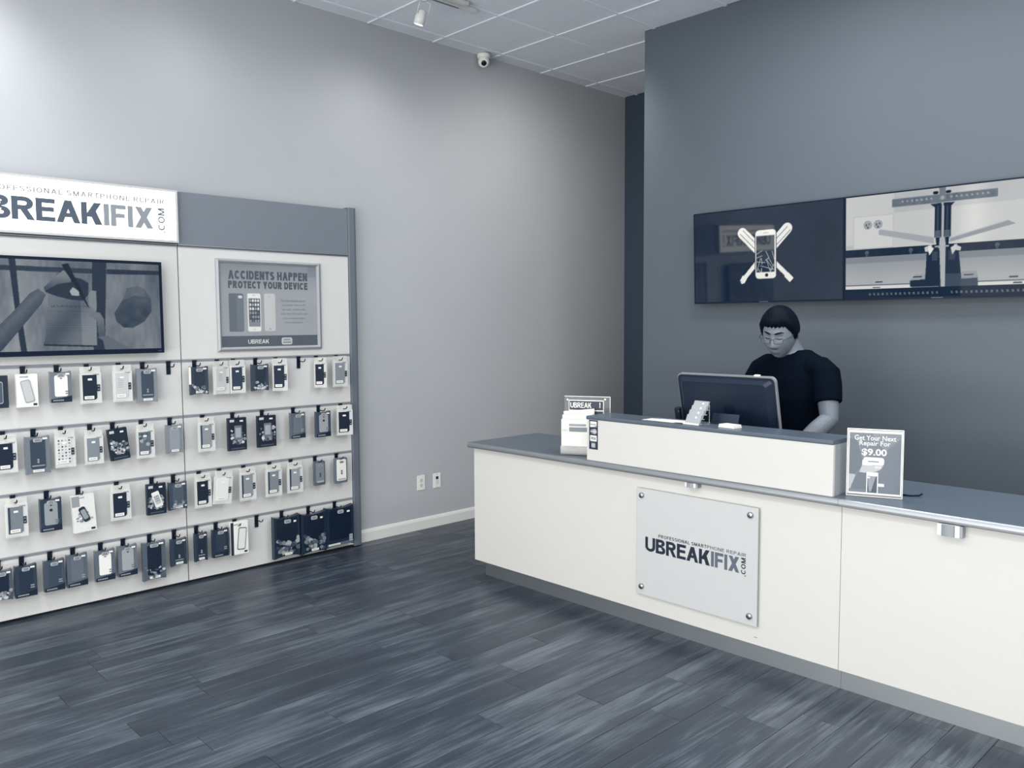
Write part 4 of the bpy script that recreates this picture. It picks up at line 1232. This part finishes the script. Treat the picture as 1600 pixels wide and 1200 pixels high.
# ------------------------------------------------------------------ things on the raised shelf
ZS = 1.1295
pp = thing('paper_stack', 'few loose white papers lying on the raised shelf', 'papers', Matrix.Translation((-2.60, 3.585, ZS)))
for k, (dx, dy, a) in enumerate(((0, 0, .02), (.03, -.008, -.05), (.07, .004, .08))):
    mm = MB().box(-.10, .08, -.045, .045, .0, .0010)
    o = obj('sheet', mm, M_paper, pp); o.location = (dx, dy, .0003 + .0014 * k); o.rotation_euler = (0, 0, a)
ch = thing('business_card_holder', 'tiered stand of pale grey business cards on the raised shelf', 'card holder', back_frame(-2.380, ZS, 3.535, math.radians(-5)))
f = MB()
f.box(-.052, .052, 0, .006, -.075, .012, bev=.001)
f.tube([(.050, .004, -.072), (.050, .100, -.072)], .0018, 6); f.tube([(-.050, .004, -.072), (-.050, .100, -.072)], .0018, 6)
obj('acrylic_base', f, clear_mat('card_base', 0.7, 0.35, 0.1), ch)
for k in range(4):
    v = .006 + .022 * k; w = -.002 - .019 * k
    sh = obj('tier', MB().box(-.050, .050, v, v + .003, w - .014, w + .006), clear_mat('card_tier', 0.85, 0.45, 0.1), ch)
    lean = .010
    vs = [(-.045, v + .003, w - .006), (.045, v + .003, w - .006), (.045, v + .003, w + .003), (-.045, v + .003, w + .003),
          (-.045, v + .044, w - .006 - lean * 1.8), (.045, v + .044, w - .006 - lean * 1.8), (.045, v + .044, w + .003 - lean * 1.8), (-.045, v + .044, w + .003 - lean * 1.8)]
    cdk = obj('cards', MB().add(vs, [(0, 1, 5, 4), (1, 2, 6, 5), (2, 3, 7, 6), (3, 0, 4, 7), (4, 5, 6, 7), (3, 2, 1, 0)]), mat('card_stock_grey', 0.66, 0.6), ch)
    def cpt(u, q): return (u, v + .003 + .041 * q, w + .0034 - lean * 1.8 * q)
    mm = MB()
    mm.add([cpt(.008, .62), cpt(.019, .62), cpt(.019, .82), cpt(.008, .82)], [(0, 1, 2, 3)])
    obj('card_print', mm, M_white, cdk)
obj('front_lip', MB().box(-.050, .050, .002, .012, .010, .013), M_edge, ch)
dk = thing('dark_card_stand', 'low dark card stand on the raised shelf in front of the monitor', 'card stand', back_frame(-2.277, ZS, 3.67))
mm = MB(); mm.add([(-.078, 0, 0), (.078, 0, 0), (.078, 0, .008), (-.078, 0, .008), (-.076, .052, -.016), (.076, .052, -.016), (.076, .052, -.013), (-.076, .052, -.013)], [(0, 1, 5, 4), (1, 2, 6, 5), (2, 3, 7, 6), (3, 0, 4, 7), (4, 5, 6, 7), (3, 2, 1, 0)])
obj('panel', mm, mat('dark_card', 0.10, 0.35), dk)
obj('foot', MB().box(-.07, .07, 0, .004, -.02, .02), mat('dark_card', 0.10, 0.35), dk)
wbx = thing('white_card_box', 'small open white box of cards at the shelf edge', 'box', back_frame(-2.190, ZS, 3.540, math.radians(-8)))
obj('tray', MB().box(-.047, .047, 0, .008, -.062, 0, bev=.001), M_white, wbx)
obj('cards', MB().box(-.045, .045, .008, .017, -.060, -.001, bev=.001), M_paper, wbx)

# ------------------------------------------------------------------ all-in-one computer seen from behind
mon = thing('desktop_computer', 'black all-in-one desktop computer seen from behind with silver rim', 'computer',
            back_frame(-2.372, .880, 3.90) @ Matrix.Translation((0, .10, 0)) @ Matrix.Rotation(math.radians(13), 4, 'X') @ Matrix.Translation((0, -.10, 0)))
MW, MH0, MH1 = .293, .10, .500
out = rrect(0, (MH0 + MH1) / 2, 2 * MW, MH1 - MH0, .028, 6)
obj('silver_rim', MB().prism(out, -.014, .004), mat('silver_rim', 0.66, 0.3, 0.4), mon)
m = MB().prism(rrect(0, (MH0 + MH1) / 2, 2 * MW - .012, MH1 - MH0 - .012, .024, 6), .003, .010)
m.prism(rrect(0, (MH0 + MH1) / 2, 2 * MW - .03, MH1 - MH0 - .03, .02, 6), .009, .032, taper=.035)
obj('back_shell', m, mat('black_shell', 0.045, 0.38), mon)
obj('vent', MB().box(-.205, .205, MH1 - .052, MH1 - .046, .014, .0205), mat('vent_black', 0.0, 0.6), mon)
m = MB().prism(circ(.03, .32, .034), .0315, .0322)
obj('maker_badge', m, mat('badge_dark', 0.06, 0.2), mon)
m = MB()
for a in (-.010, 0, .010):
    for b in (-.010, 0, .010): m.prism(circ(.19 + a, .29 + b, .002, 8), .0315, .0324)
obj('speaker_holes', m, M_blackm, mon)
obj('screen_glass', MB().box(-MW + .01, MW - .01, MH0 + .01, MH1 - .01, -.0165, -.0141), mat('dark_screen', 0.02, 0.1), mon)
obj('webcam', MB().box(.175, .205, MH1, MH1 + .007, -.012, .004, bev=.001), M_white, mon)
cr_ = MB().box(-MW - .036, -MW - .004, .17, .30, -.012, .022, bev=.003)
obj('card_reader', cr_, M_blackm, mon)
obj('reader_light', MB().box(-MW - .012, -MW - .006, .278, .29, .022, .0235), M_alu, mon)
fs_ = MB().tube([(MW - .03, MH0 + .01, -.004), (MW - .03, MH0 - .08, .028)], .011, 10).tube([(-MW + .03, MH0 + .01, -.004), (-MW + .03, MH0 - .08, .028)], .011, 10)
obj('legs', fs_, mat('silver_rim', 0.66, 0.3, 0.4), mon)

# ------------------------------------------------------------------ televisions on the dark wall
def draw_tv1(X, Y):
    T = 0.030 + 0.06 * (vnoise(X, Y, 5, 5, 11) - .4) + 0.03 * vnoise(X, Y, 16, 16, 12)
    m = inside([(.62, .16), (1.0, .10), (1.1, .25), (1.0, .45), (.75, .30)], X, Y)
    T = T - 0.02 * m
    def put(p, t): T[inside(p, X, Y)] = t
    def cap(a, b, r, t):
        put(seg2(a, b, 2 * r), t); put(circ(*a, r), t); put(circ(*b, r), t)
    W = 0.93
    cap((.392, .165), (.53, .30), .036, W); cap((.722, .158), (.58, .30), .036, W)
    for o in (-.011, .011):
        put(seg2((.385 + o, .158 - o), (.53 + o, .30 - o), .004), .25); put(seg2((.735 + o, .158 + o), (.58 + o, .30 + o), .004), .25)
    put(seg2((.53, .34), (.408, .470), .030), W); put(seg2((.41, .462), (.388, .498), .040), W); put([(.372, .494), (.404, .503), (.386, .512)], W)
    put(seg2((.60, .345), (.722, .462), .030), W); put(seg2((.715, .458), (.754, .498), .038), W)
    put(rrect(.5665, .318, .162, .335, .026, 6), .08); put(rrect(.5665, .318, .150, .323, .022, 6), W)
    put(rect(.497, .631, .194, .437), .09)
    put(circ(.573, .457, .012), .06); put(rect(.548, .588, .174, .178), .5)
    for a, b in (((.494, .317), (.542, .292)), ((.498, .34), (.542, .327)), ((.53, .341), (.5, .431)), ((.497, .366), (.563, .373)), ((.527, .393), (.627, .423)), ((.571, .352), (.62, .419)), ((.586, .342), (.623, .401)), ((.566, .294), (.59, .342)), ((.613, .297), (.63, .355)), ((.563, .359), (.594, .339)), ((.535, .437), (.535, .41)), ((.505, .41), (.53, .437)), ((.60, .437), (.628, .385)), ((.595, .415), (.61, .43)), ((.571, .352), (.60, .437)), ((.535, .345), (.54, .385))):
        put(seg2(a, b, .0042), .70)
    return T
def draw_tv2(X, Y):
    T = 0.74 - 0.10 * np.clip((Y - .02) / .3, 0, 1) * 0 + 0.03 * vnoise(X, Y, 5, 5, 3)
    T += 0.06 * np.exp(-((X - .74) / .07) ** 2) * (Y < .33) + 0.05 * (X < .3) * (Y < .3)  # soft vertical highlight drawn into the screen picture's tone
    T += 0.05 * inside([(.30, .125), (1.1, .115), (1.1, .33), (.30, .33)], X, Y)
    low = Y > .375
    T[low] = (0.58 + 0.10 * np.clip((Y - .40) / .12, 0, 1) + 0.03 * vnoise(X, Y, 6, 6, 4))[low]
    T[(Y > .375) & (Y < .415)] -= 0.08
    def put(p, t, g=0.0):
        m = inside(p, X, Y); T[m] = t
        if g: T[m] += g * (vnoise(X, Y, 60, 30, 6)[m] - .5)
    put(rect(.054, .300, .128, .326), .76); put(rect(.060, .294, .134, .322), .83)
    for cx in (.145, .207):
        put(circ(cx, .185, .026), .55); put(circ(cx, .185, .023), .66)
        put(rect(cx - .012, cx - .005, .178, .192), .25); put(rect(cx + .005, cx + .012, .174, .186), .25); put(circ(cx, .200, .006), .25)
    put([(.21, .223), (.224, .217), (.529, .287), (.53, .324), (.211, .248)], .66)
    put([(.616, .294), (.908, .221), (.949, .244), (.617, .319)], .60); put([(.616, .294), (.908, .221), (.91, .226), (.618, .300)], .75)
    put(rect(0, 1.105, .329, .377), .10, .06)
    for x in (.14, .40, .86): put(circ(x, .352, .012), .34); 
    for x in (.14, .40, .86): put(rect(x - .006, x + .006, .352, .376), .3)
    put(rect(0, 1.105, .548, .553), .25); put(rect(0, 1.105, .553, .573), .86)
    put(rect(0, 1.105, .573, .640), .07)
    for x, y in ((.215, .533), (.20, .566), (.945, .531), (.965, .564)): put(rrect(x, y, .046, .006, .003), .15)
    rg = random.Random(2)
    for a, b in ((.155, .56), (.625, 1.09)):
        x = a
        while x < b:
            put(rect(x, x + .010, .600, .606), .5); put(rect(x + (0 if rg.random() < .5 else .006), x + .012, .608, .613), .45); put(rect(x + .002, x + .006, .603, .612), .42)
            x += .026
    put(rect(.555, .593, .088, .573), .72)
    put([(.289, .046), (.857, .046), (.857, .090), (.289, .093)], .42, .08)
    put([(.553, .0), (.588, .0), (.590, .074), (.555, .075)], .45, .05)
    x = .345
    while x < .82:
        if not (.53 < x < .60): put(rect(x, x + .008, .060, .068), .7); put(rect(x + .002, x + .012, .066, .071), .62)
        x += .027
    put(rrect(.535, .034, .030, .018, .009), .04); put(rrect(.604, .035, .030, .016, .008), .04)
    put(circ(.572, .066, .011), .66)
    for x in (.549, .600):
        L = x < .57
        put([(.506, .097), (.566, .094), (.566, .112), (.530, .116)] if L else [(.578, .094), (.640, .096), (.616, .118), (.578, .112)], .10)
        put(rect(x - .019, x + .019, .10, .29), .10); put(rect(x - .006, x + .004, .11, .25), .24); put(rect(x - .014, x + .014, .25, .282), .34); put(rect(x - .017, x + .017, .284, .291), .5)
        put([(x - .012, .29), (x + .012, .29), (x + .008, .337), (x - .006, .337)], .07)
    put([(.491, .357), (.560, .351), (.570, .572), (.399, .570), (.398, .531), (.483, .527)], .12)
    put([(.593, .361), (.663, .369), (.681, .532), (.765, .529), (.768, .573), (.593, .573)], .15)
    put([(.593, .50), (.675, .50), (.681, .532), (.765, .529), (.768, .573), (.593, .573)], .26)
    put([(.398, .531), (.428, .497), (.482, .496), (.483, .527)], .62); put([(.683, .490), (.758, .492), (.767, .529), (.681, .532)], .60)
    for x, y in ((.44, .511), (.718, .510)): put(rrect(x, y, .05, .006, .003), .12)
    put(rect(.52, .55, .37, .42), .24); put(rect(.61, .645, .37, .42), .24)
    for p in ([(.477, .342), (.517, .328), (.518, .369), (.481, .367)], [(.64, .333), (.676, .353), (.673, .373), (.644, .367)]): put(p, .80)
    put([(.500, .330), (.530, .352), (.505, .39), (.498, .36)], .9); put([(.62, .352), (.655, .330), (.65, .36), (.63, .392)], .82); put(rect(.535, .565, .337, .346), .66); put(rect(.585, .61, .337, .346), .66)
    return T
for k, (x, lab, dr, em) in enumerate(((-3.458, 'black wall television showing a white cracked phone and crossed tools', draw_tv1, 1.0), (-2.350, 'bright wall television showing a T-shaped ruler and two tool stands', draw_tv2, 0.95))):
    t = thing('television', lab, 'television', back_frame(x, 2.418, YB - .055) @ Matrix.Rotation(math.radians(2.4), 4, 'X'), 'televisions on the dark wall')
    tv_body(t, 1.105, .641, .009, .046, .012)
    picture('screen', 1.087, .620, 300, 172, lambda X, Y, d=dr: d(X + .009, Y + .009), screen_mat('screen_picture_%d' % k, em, 0.035, 0.10 if k else 0.42), t, .0445).location = (.009, -.009, 0)
    obj('logo_bar', MB().box(.52, .585, -.637, -.633, .046, .0463), mat('faint_mark', 0.35, 0.5), t)

# ------------------------------------------------------------------ track light and camera on the ceiling
tr = thing('track_light', 'white ceiling track with a small aimed spot head', 'track light', Matrix.Translation((-4.50, 2.9, HC - .0085)))
obj('track', MB().box(-.018, .018, -1.2, 1.02, -.030, 0, bev=.002), mat('track_white', 0.85, 0.4), tr)
obj('track_slot', MB().box(-.007, .007, -1.19, .92, -.031, -.0295), mat('track_slot', 0.3, 0.5), tr)
obj('feed_box', MB().box(.035, .075, .2, .95, -.022, 0, bev=.003), mat('track_white', 0.85, 0.4), tr)
obj('end_cap', MB().box(-.020, .020, 1.02, 1.07, -.031, 0, bev=.003), mat('track_white', 0.85, 0.4), tr)
yk = MB().lathe([(.02, 0), (.02, -.025), (.012, -.030)], (-.055 + .055, .63, -.031), (0, 0, 1), 16)
obj('adapter', yk, mat('track_white', 0.85, 0.4), tr)
hd = Vector((-.048, .625, -.150)); ax = Vector((-.30, -.12, -1)).normalized()
yk = MB().tube([(0, .63, -.056), (-.004, .588, -.066), (-.03, .585, -.135)], .0045, 8).tube([(0, .63, -.056), (.004, .672, -.066), (-.022, .668, -.135)], .0045, 8)
obj('yoke', yk, mat('track_white', 0.85, 0.4), tr, True)
sp = MB().lathe([(.020, -.050), (.030, -.040), (.033, -.010), (.036, .0), (.036, .045), (.032, .046)], hd, ax, 20)
obj('spot_head', sp, mat('spot_white', 0.92, 0.35), tr, True)
obj('lamp_face', MB().lathe([(.031, .044), (.031, .047), (.01, .048)], hd, ax, 20), mat('lamp_glow', 1.0, 0.4, 0, 1.0), tr)

dc = thing('security_camera', 'small white dome camera where wall meets ceiling', 'camera', Matrix.Translation((-5.185, 4.665, HC - .008)) @ Matrix.Scale(1.15, 4))
obj('base', MB().lathe([(.046, 0), (.047, -.012), (.044, -.028), (.040, -.030)], (0, 0, 0), (0, 0, 1), 28), M_white, dc, True)
aim = Vector((.62, -.55, -.55)).normalized()
obj('eyeball', MB().lathe([(.0, -.040), (.024, -.033), (.036, -.018), (.041, 0), (.039, .014), (.032, .026), (.026, .031), (.0, .032)], (0, 0, -.052), aim, 28), M_white, dc, True)
obj('lens', MB().lathe([(.019, .029), (.019, .0345), (.012, .037), (.001, .0375)], (0, 0, -.052), aim, 24), mat('lens_black', 0.0, 0.1), dc, True)

# ------------------------------------------------------------------ the person behind the counter
def bake(o, voxel, smooth=4):
    m = o.modifiers.new('r', 'REMESH'); m.mode = 'VOXEL'; m.voxel_size = voxel; m.use_smooth_shade = True
    s = o.modifiers.new('s', 'SMOOTH'); s.factor = 0.5; s.iterations = smooth
    bpy.context.view_layer.update()
    dg = bpy.context.evaluated_depsgraph_get()
    me = bpy.data.meshes.new_from_object(o.evaluated_get(dg))
    o.modifiers.clear()
    old = o.data
    me.name = old.name
    o.data = me
    me.polygons.foreach_set('use_smooth', [True] * len(me.polygons))
    return o
def limb(mb, pts, radii, flat=1.0, n=18):
    """tapered limb through joints, with rounded ends"""
    P = [Vector(p) for p in pts]
    path = []; R = []
    for i in range(len(P) - 1):
        for k in range(6):
            f = k / 6
            path.append(P[i].lerp(P[i + 1], f)); R.append(radii[i] + (radii[i + 1] - radii[i]) * f)
    path.append(P[-1]); R.append(radii[-1])
    d0 = (path[0] - path[1]).normalized(); d1 = (path[-1] - path[-2]).normalized()
    path = [path[0] + d0 * R[0] * .6] + path + [path[-1] + d1 * R[-1] * .6]
    R = [R[0] * .55] + R + [R[-1] * .55]
    mb.tube(path, R, n)
person = thing('person', 'person in black T-shirt and glasses looking down behind the counter', 'person', Matrix.Identity(4))
PX = -2.30
M_skin = mat('skin', 0.47, 0.5, noise=0.03, nscale=20)
M_shirt = mat('black_cotton', 0.0, 0.9, spec=0.05, noise=0.1, nscale=60, rgb=(6, 15, 27))
M_hair = mat('black_hair', 0.0, 0.6, spec=0.10, noise=0.3, nscale=120, rgb=(6, 15, 27))
by = 4.43
ell = lambda c, rx, ry, a=0.0: (c, (rx * math.cos(a), rx * math.sin(a), 0), (-ry * math.sin(a), ry * math.cos(a), 0))
TW = math.radians(12)     # shoulders turned a little
bodym = MB()
bodym.loft([ell((PX, by + .04, .86), .14, .11), ell((PX, by + .04, .95), .165, .125), ell((PX, by + .02, 1.08), .155, .12), ell((PX, by, 1.22), .17, .125, TW), ell((PX, by, 1.34), .185, .12, TW),
            ell((PX, by + .005, 1.41), .19, .10, TW), ell((PX, by + .01, 1.455), .13, .08, TW), ell((PX - .01, by + .00, 1.475), .075, .065)])
# neck leans forward to the bowed head
HEAD = Vector((-2.343, 4.335, 1.577))
bodym.loft([((PX - .01, by + .01, 1.43), (.085, 0, 0), (0, .075, 0)), ((PX - .02, by - .01, 1.49), (.066, 0, 0), (0, .068, .01)), ((PX - .035, by - .04, 1.54), (.062, 0, 0), (0, .064, .03)), (HEAD + Vector((0, .03, -.02)), (.058, 0, 0), (0, .06, .03))])
RS = Vector((-2.515, 4.47, 1.385)); LS = Vector((-2.092, 4.385, 1.378))
RE_ = Vector((-2.62, 4.40, 1.115)); LE_ = Vector((-2.035, 4.315, 1.120))
RH = Vector((-2.47, 4.145, .935)); LH = Vector((-2.17, 4.120, .935))
for S_, E_, H_ in ((RS, RE_, RH), (LS, LE_, LH)):
    limb(bodym, [S_, S_.lerp(E_, .5), E_, E_.lerp(H_, .3), E_.lerp(H_, .72), H_], [.066, .058, .048, .050, .038, .029])
for sx in (-1, 1):
    hip = Vector((PX + sx * .09, by + .04, .90)); kn = Vector((PX + sx * .11, by + .02, .49)); an = Vector((PX + sx * .12, by + .05, .08))
    limb(bodym, [hip, hip.lerp(kn, .5), kn, kn.lerp(an, .35), an], [.095, .085, .060, .058, .038])
    limb(bodym, [an + Vector((0, .03, -.035)), an + Vector((sx * .01, -.08, -.045)), an + Vector((sx * .02, -.17, -.052))], [.036, .036, .026])
# hands with five fingers on the worktop edge
for sx, H_ in ((-1, RH), (1, LH)):
    d = Vector((.10 * -sx, -1, 0)).normalized(); sd = Vector((d.y, -d.x, 0)) * -1
    w0 = H_
    bodym.loft([(w0, sd * .028, Vector((0, 0, .020))), (w0 + d * .03 + Vector((0, 0, -.006)), sd * .036, Vector((0, 0, .016))), (w0 + d * .07 + Vector((0, 0, -.012)), sd * .040, Vector((0, 0, .014))), (w0 + d * .09 + Vector((0, 0, -.014)), sd * .036, Vector((0, 0, .011)))], 14)
    for k, (off, ln) in enumerate(((-.030, .066), (-.010, .078), (.010, .072), (.029, .056))):
        b = w0 + d * .078 + sd * off + Vector((0, 0, -.013))
        bodym.tube([b, b + d * ln * .45 + Vector((0, 0, .004)), b + d * ln * .8 + Vector((0, 0, -.008)), b + d * ln + Vector((0, 0, -.020))], [.0095, .009, .008, .006], 8)
    b = w0 + d * .018 - sd * .024 * 1 * (1 if True else 0) + Vector((0, 0, -.006))
    tdir = (d * .7 + Vector((-sx, 0, 0)) * .6).normalized()
    b = w0 + d * .020 + Vector((-sx, 0, 0)) * .022 + Vector((0, 0, -.008))
    bodym.tube([b, b + tdir * .032, b + tdir * .058 + Vector((0, 0, -.008))], [.0125, .0105, .008], 8)

# head
HP = math.radians(17)
HM = Matrix.Translation(HEAD) @ Matrix.Rotation(math.radians(6), 4, 'Z') @ Matrix.Rotation(math.radians(3), 4, 'Y') @ Matrix.Rotation(HP, 4, 'X') @ Matrix.Scale(1.10, 4)
def gs(x, c, s): return math.exp(-((x - c) / s) ** 2)
def head_pt(th, ph, off=0.0):
    """th 0 = face, ph elevation; local x person's left, y back, z up"""
    cx, cy, cz = math.cos(ph) * math.sin(th), -math.cos(ph) * math.cos(th), math.sin(ph)
    x, y, z = cx * .080, cy * .098, cz * .126
    if y > 0: y *= 1.02
    t = max(0, -z / .126)
    if t > 0:
        x *= 1 - .24 * t ** 1.8
        if y < 0: y *= 1 - .04 * t
        else: y *= 1 - .45 * t
    front = max(0, -cy)
    f = front ** 1.5
    # flatten the face a little, then features
    y += .010 * f * (1 - abs(cx)) * (1 if z < .05 else .3)
    dy = 0
    nz = 0
    if -.062 < z < .028:
        nz = ((.028 - z) / .070); nz = max(0, min(1, nz)) ** 1.1
        if z < -.040: nz *= max(0, 1 - ((-.040 - z) / .018) ** 1.2)
    dy -= .027 * nz * math.exp(-(x / (.010 + .007 * nz)) ** 2)
    dy -= .007 * gs(z, -.044, .009) * (gs(x, .016, .008) + gs(x, -.016, .008))
    dy += .012 * gs(z, .010, .013) * (gs(x, .031, .017) + gs(x, -.031, .017))
    dy -= .006 * gs(z, .034, .010) * gs(x, 0, .050)
    dy -= .006 * gs(z, -.030, .024) * (gs(x, .046, .020) + gs(x, -.046, .020))
    dy -= .007 * gs(z, -.072, .007) * gs(x, 0, .020) + .007 * gs(z, -.084, .007) * gs(x, 0, .018)
    dy += .004 * gs(z, -.078, .0028) * gs(x, 0, .024)
    dy -= .010 * gs(z, -.110, .014) * gs(x, 0, .024)
    dy += .003 * gs(z, -.096, .006) * gs(x, 0, .02)
    y += dy * f ** .5 if front > 0 else 0
    p = Vector((x, y, z))
    if off: p += Vector((cx, cy, cz)) * off
    return p
NT, NP = 72, 48
hm = MB(); vs = []; fs = []
for j in range(NP + 1):
    ph = -PI / 2 * .97 + PI * .97 * j / NP
    for i in range(NT):
        vs.append(HM @ head_pt(2 * PI * i / NT, ph))
for j in range(NP):
    for i in range(NT):
        k = (i + 1) % NT
        fs.append((j * NT + i, j * NT + k, (j + 1) * NT + k, (j + 1) * NT + i))
fs.append(tuple(range(NT - 1, -1, -1))); fs.append(tuple(NP * NT + i for i in range(NT)))
bodym.add(vs, fs)
# ears
for sx in (-1, 1):
    secs = []
    for k in range(9):
        f = k / 8; r = math.sin(PI * (0.08 + .84 * f))
        c = HM @ Vector((sx * (.080 + .006 * r), .012 + .008 * (f - .5) * -1, -.030 + .062 * f))
        q = HM.to_3x3()
        secs.append((c, q @ Vector((sx * .010 * r, .006 * r, 0)), q @ Vector((-sx * .004 * r, .019 * r * (.7 + .5 * f), 0))))
    bodym.loft(secs, 12)
body = bake(obj('body', bodym, M_skin, person), 0.0042, 3)

# shirt, trousers, shoes
sh = MB()
SH = [ell((PX, by + .04, .90), .188, .150), ell((PX, by + .03, .98), .188, .150), ell((PX, by + .01, 1.10), .184, .146), ell((PX, by - .005, 1.22), .196, .150, TW), ell((PX, by - .003, 1.33), .208, .140, TW),
      ell((PX, by + .002, 1.405), .205, .118, TW), ell((PX - .003, by + .010, 1.440), .162, .098, TW), ell((PX - .004, by + .016, 1.468), .112, .082), ell((PX - .006, by + .020, 1.486), .088, .072)]
sh.loft(SH, 28)
for S_, E_, cap in ((RS, RE_, .66), (LS, LE_, .66)):
    e = S_.lerp(E_, cap)
    inn = S_ + (Vector((PX, by, 1.40)) - S_) * .45
    d = (E_ - S_).normalized()
    sh.tube([inn, S_.lerp(inn, .35) + Vector((0, 0, .004)), S_ + d * .02, S_.lerp(E_, .3), S_.lerp(E_, .5), e, e + d * .001], [.070, .070, .074, .077, .075, .072, .070], 22)
shirt = bake(obj('tshirt', sh, M_shirt, person), 0.0065, 5)
tr_ = MB()
tr_.loft([ell((PX, by + .04, .80), .16, .125), ell((PX, by + .04, .90), .178, .140), ell((PX, by + .04, .95), .176, .136)])
for sx in (-1, 1):
    hip = Vector((PX + sx * .09, by + .04, .88)); kn = Vector((PX + sx * .11, by + .02, .49)); an = Vector((PX + sx * .12, by + .05, .07))
    limb(tr_, [hip, hip.lerp(kn, .5), kn, an], [.108, .098, .076, .062])
bake(obj('trousers', tr_, mat('dark_trousers', 0.12, 0.8), person), 0.009, 3)
for sx in (-1, 1):
    an = Vector((PX + sx * .12, by + .05, .0))
    m = MB().loft([(an + Vector((0, .085, .035)), (.03, 0, 0), (0, 0, .034)), (an + Vector((0, .05, .045)), (.042, 0, 0), (0, 0, .046)), (an + Vector((sx * .005, -.06, .04)), (.046, 0, 0), (0, 0, .041)), (an + Vector((sx * .01, -.15, .032)), (.046, 0, 0), (0, 0, .032)), (an + Vector((sx * .012, -.20, .026)), (.028, 0, 0), (0, 0, .022))], 18)
    obj('shoe', m, M_blackm, person, True)

# hair: a cap grown from the head surface
hv = []; hf = []; NT2, NP2 = 96, 60
def hair_off(th, ph):
    a = abs((th + PI) % (2 * PI) - PI)      # 0 front .. pi back
    p = head_pt(th, ph)
    if a < .85: edge = .060 + .003 * math.sin(th * 23) + .0015 * math.sin(th * 51)
    elif a < 1.25: edge = .060 + (a - .85) / .40 * (-.040)
    elif a < 1.50: edge = .018 - (a - 1.25) / .25 * .040
    elif a < 1.90: edge = -.022 + (a - 1.5) / .4 * .035
    else: edge = .013 - min(1, (a - 1.9) / .5) * .060
    d = p.z - edge
    if d < 0: return None
    k = min(1, d / .022) ** .6
    th_ = (.0205 if a < 1.2 else .016) + .006 * max(0, math.sin(ph))
    return .001 + th_ * k + .0012 * math.sin(th * 31 + ph * 17) * k
idx = {}
for j in range(NP2 + 1):
    ph = -.75 + (PI / 2 * .99 + .75) * j / NP2
    for i in range(NT2):
        th = 2 * PI * i / NT2
        o_ = hair_off(th, ph)
        idx[(i, j)] = (len(hv), o_ is not None)
        hv.append(HM @ head_pt(th, ph, o_ if o_ is not None else -.004))
for j in range(NP2):
    for i in range(NT2):
        q = [idx[(i, j)], idx[((i + 1) % NT2, j)], idx[((i + 1) % NT2, j + 1)], idx[(i, j + 1)]]
        if any(x[1] for x in q): hf.append(tuple(x[0] for x in q))
hf.append(tuple(idx[(i, NP2)][0] for i in range(NT2)))
obj('hair', MB().add(hv, hf), M_hair, person, True)

# find a point of the face surface over local (x, z)
_fg = [(head_pt(a, b), a, b) for a in np.linspace(-1.5, 1.5, 121) for b in np.linspace(-1.2, .7, 121)]
_fx = np.array([[p.x, p.z] for p, _, _ in _fg])
def face(x, z, off=.002):
    k = int(np.argmin(((_fx - (x, z)) ** 2).sum(1)))
    p = _fg[k][0]
    return HM @ (Vector((x, p.y - off, z)))
for sx in (-1, 1):
    m = MB().tube([face(sx * (.012 + .0385 * k / 8), .026 + .008 * math.sin(PI * .55 * k / 8 + .1) - (.003 if k == 8 else 0), .0012) for k in range(9)], [.0026, .0042, .0046, .0046, .0044, .004, .0034, .0026, .0016], 8)
    obj('eyebrow', m, M_hair, person, True)
    m = MB().tube([face(sx * (.016 + .030 * k / 8), .004 - .0050 * math.sin(PI * k / 8), .0010) for k in range(9)], [.0012, .0024, .0032, .0036, .0036, .0034, .003, .0022, .0012], 6)
    obj('eyelid_line', m, mat('lash_dark', 0.10, 0.6), person, True)
m = MB().tube([face(-.024 + .048 * k / 10, -.0775 + .0035 * (abs(k - 5) / 5) ** 2 - .0025, .0008) for k in range(11)], [.001, .0018, .0024, .0027, .0027, .0025, .0027, .0027, .0024, .0018, .001], 6)
obj('mouth_line', m, mat('lip_dark', 0.20, 0.6), person, True)
for sx in (-1, 1):
    m = MB().tube([face(sx * .006, -.0555, .0006), face(sx * .011, -.0548, .0006), face(sx * .015, -.052, .0006)], [.0014, .002, .0012], 6)
    obj('nostril', m, mat('lip_dark', 0.20, 0.6), person, True)
# glasses
gl = MB()
yl = (HM.inverted() @ face(0.03, 0.0, 0)).y
def gp(x, z, y): return HM @ Vector((x, y, z))
YF = -.104
for sx in (-1, 1):
    ring = [gp(sx * .033 + a, -.006 + b, YF + abs(sx * .033 + a) * .10) for a, b in rrect(0, 0, .046, .028, .009, 4)]
    gl.tube(ring, .0011, 6, 0, True)
    gl.tube([gp(sx * .056, .003, YF + .006), gp(sx * .072, .004, YF + .016), gp(sx * .081, .006, -.05), gp(sx * .086, .008, .0), gp(sx * .086, .0, .02)], .0016, 6)
gl.tube([gp(-.010, .000, YF + .001), gp(0, .003, YF - .001), gp(.010, .000, YF + .001)], .0012, 6)
go = obj('glasses', gl, mat('glasses_frame', 0.20, 0.35, 0.4), person, True)
ln = MB()
for sx in (-1, 1): ln.add([gp(sx * .033 + a, -.006 + b, YF + .0003 + abs(sx * .033 + a) * .10) for a, b in rrect(0, 0, .045, .027, .009, 4)], [tuple(range(20))])
obj('lens', ln, clear_mat('lens_clear', 0.7, 0.035, 0.05), go)
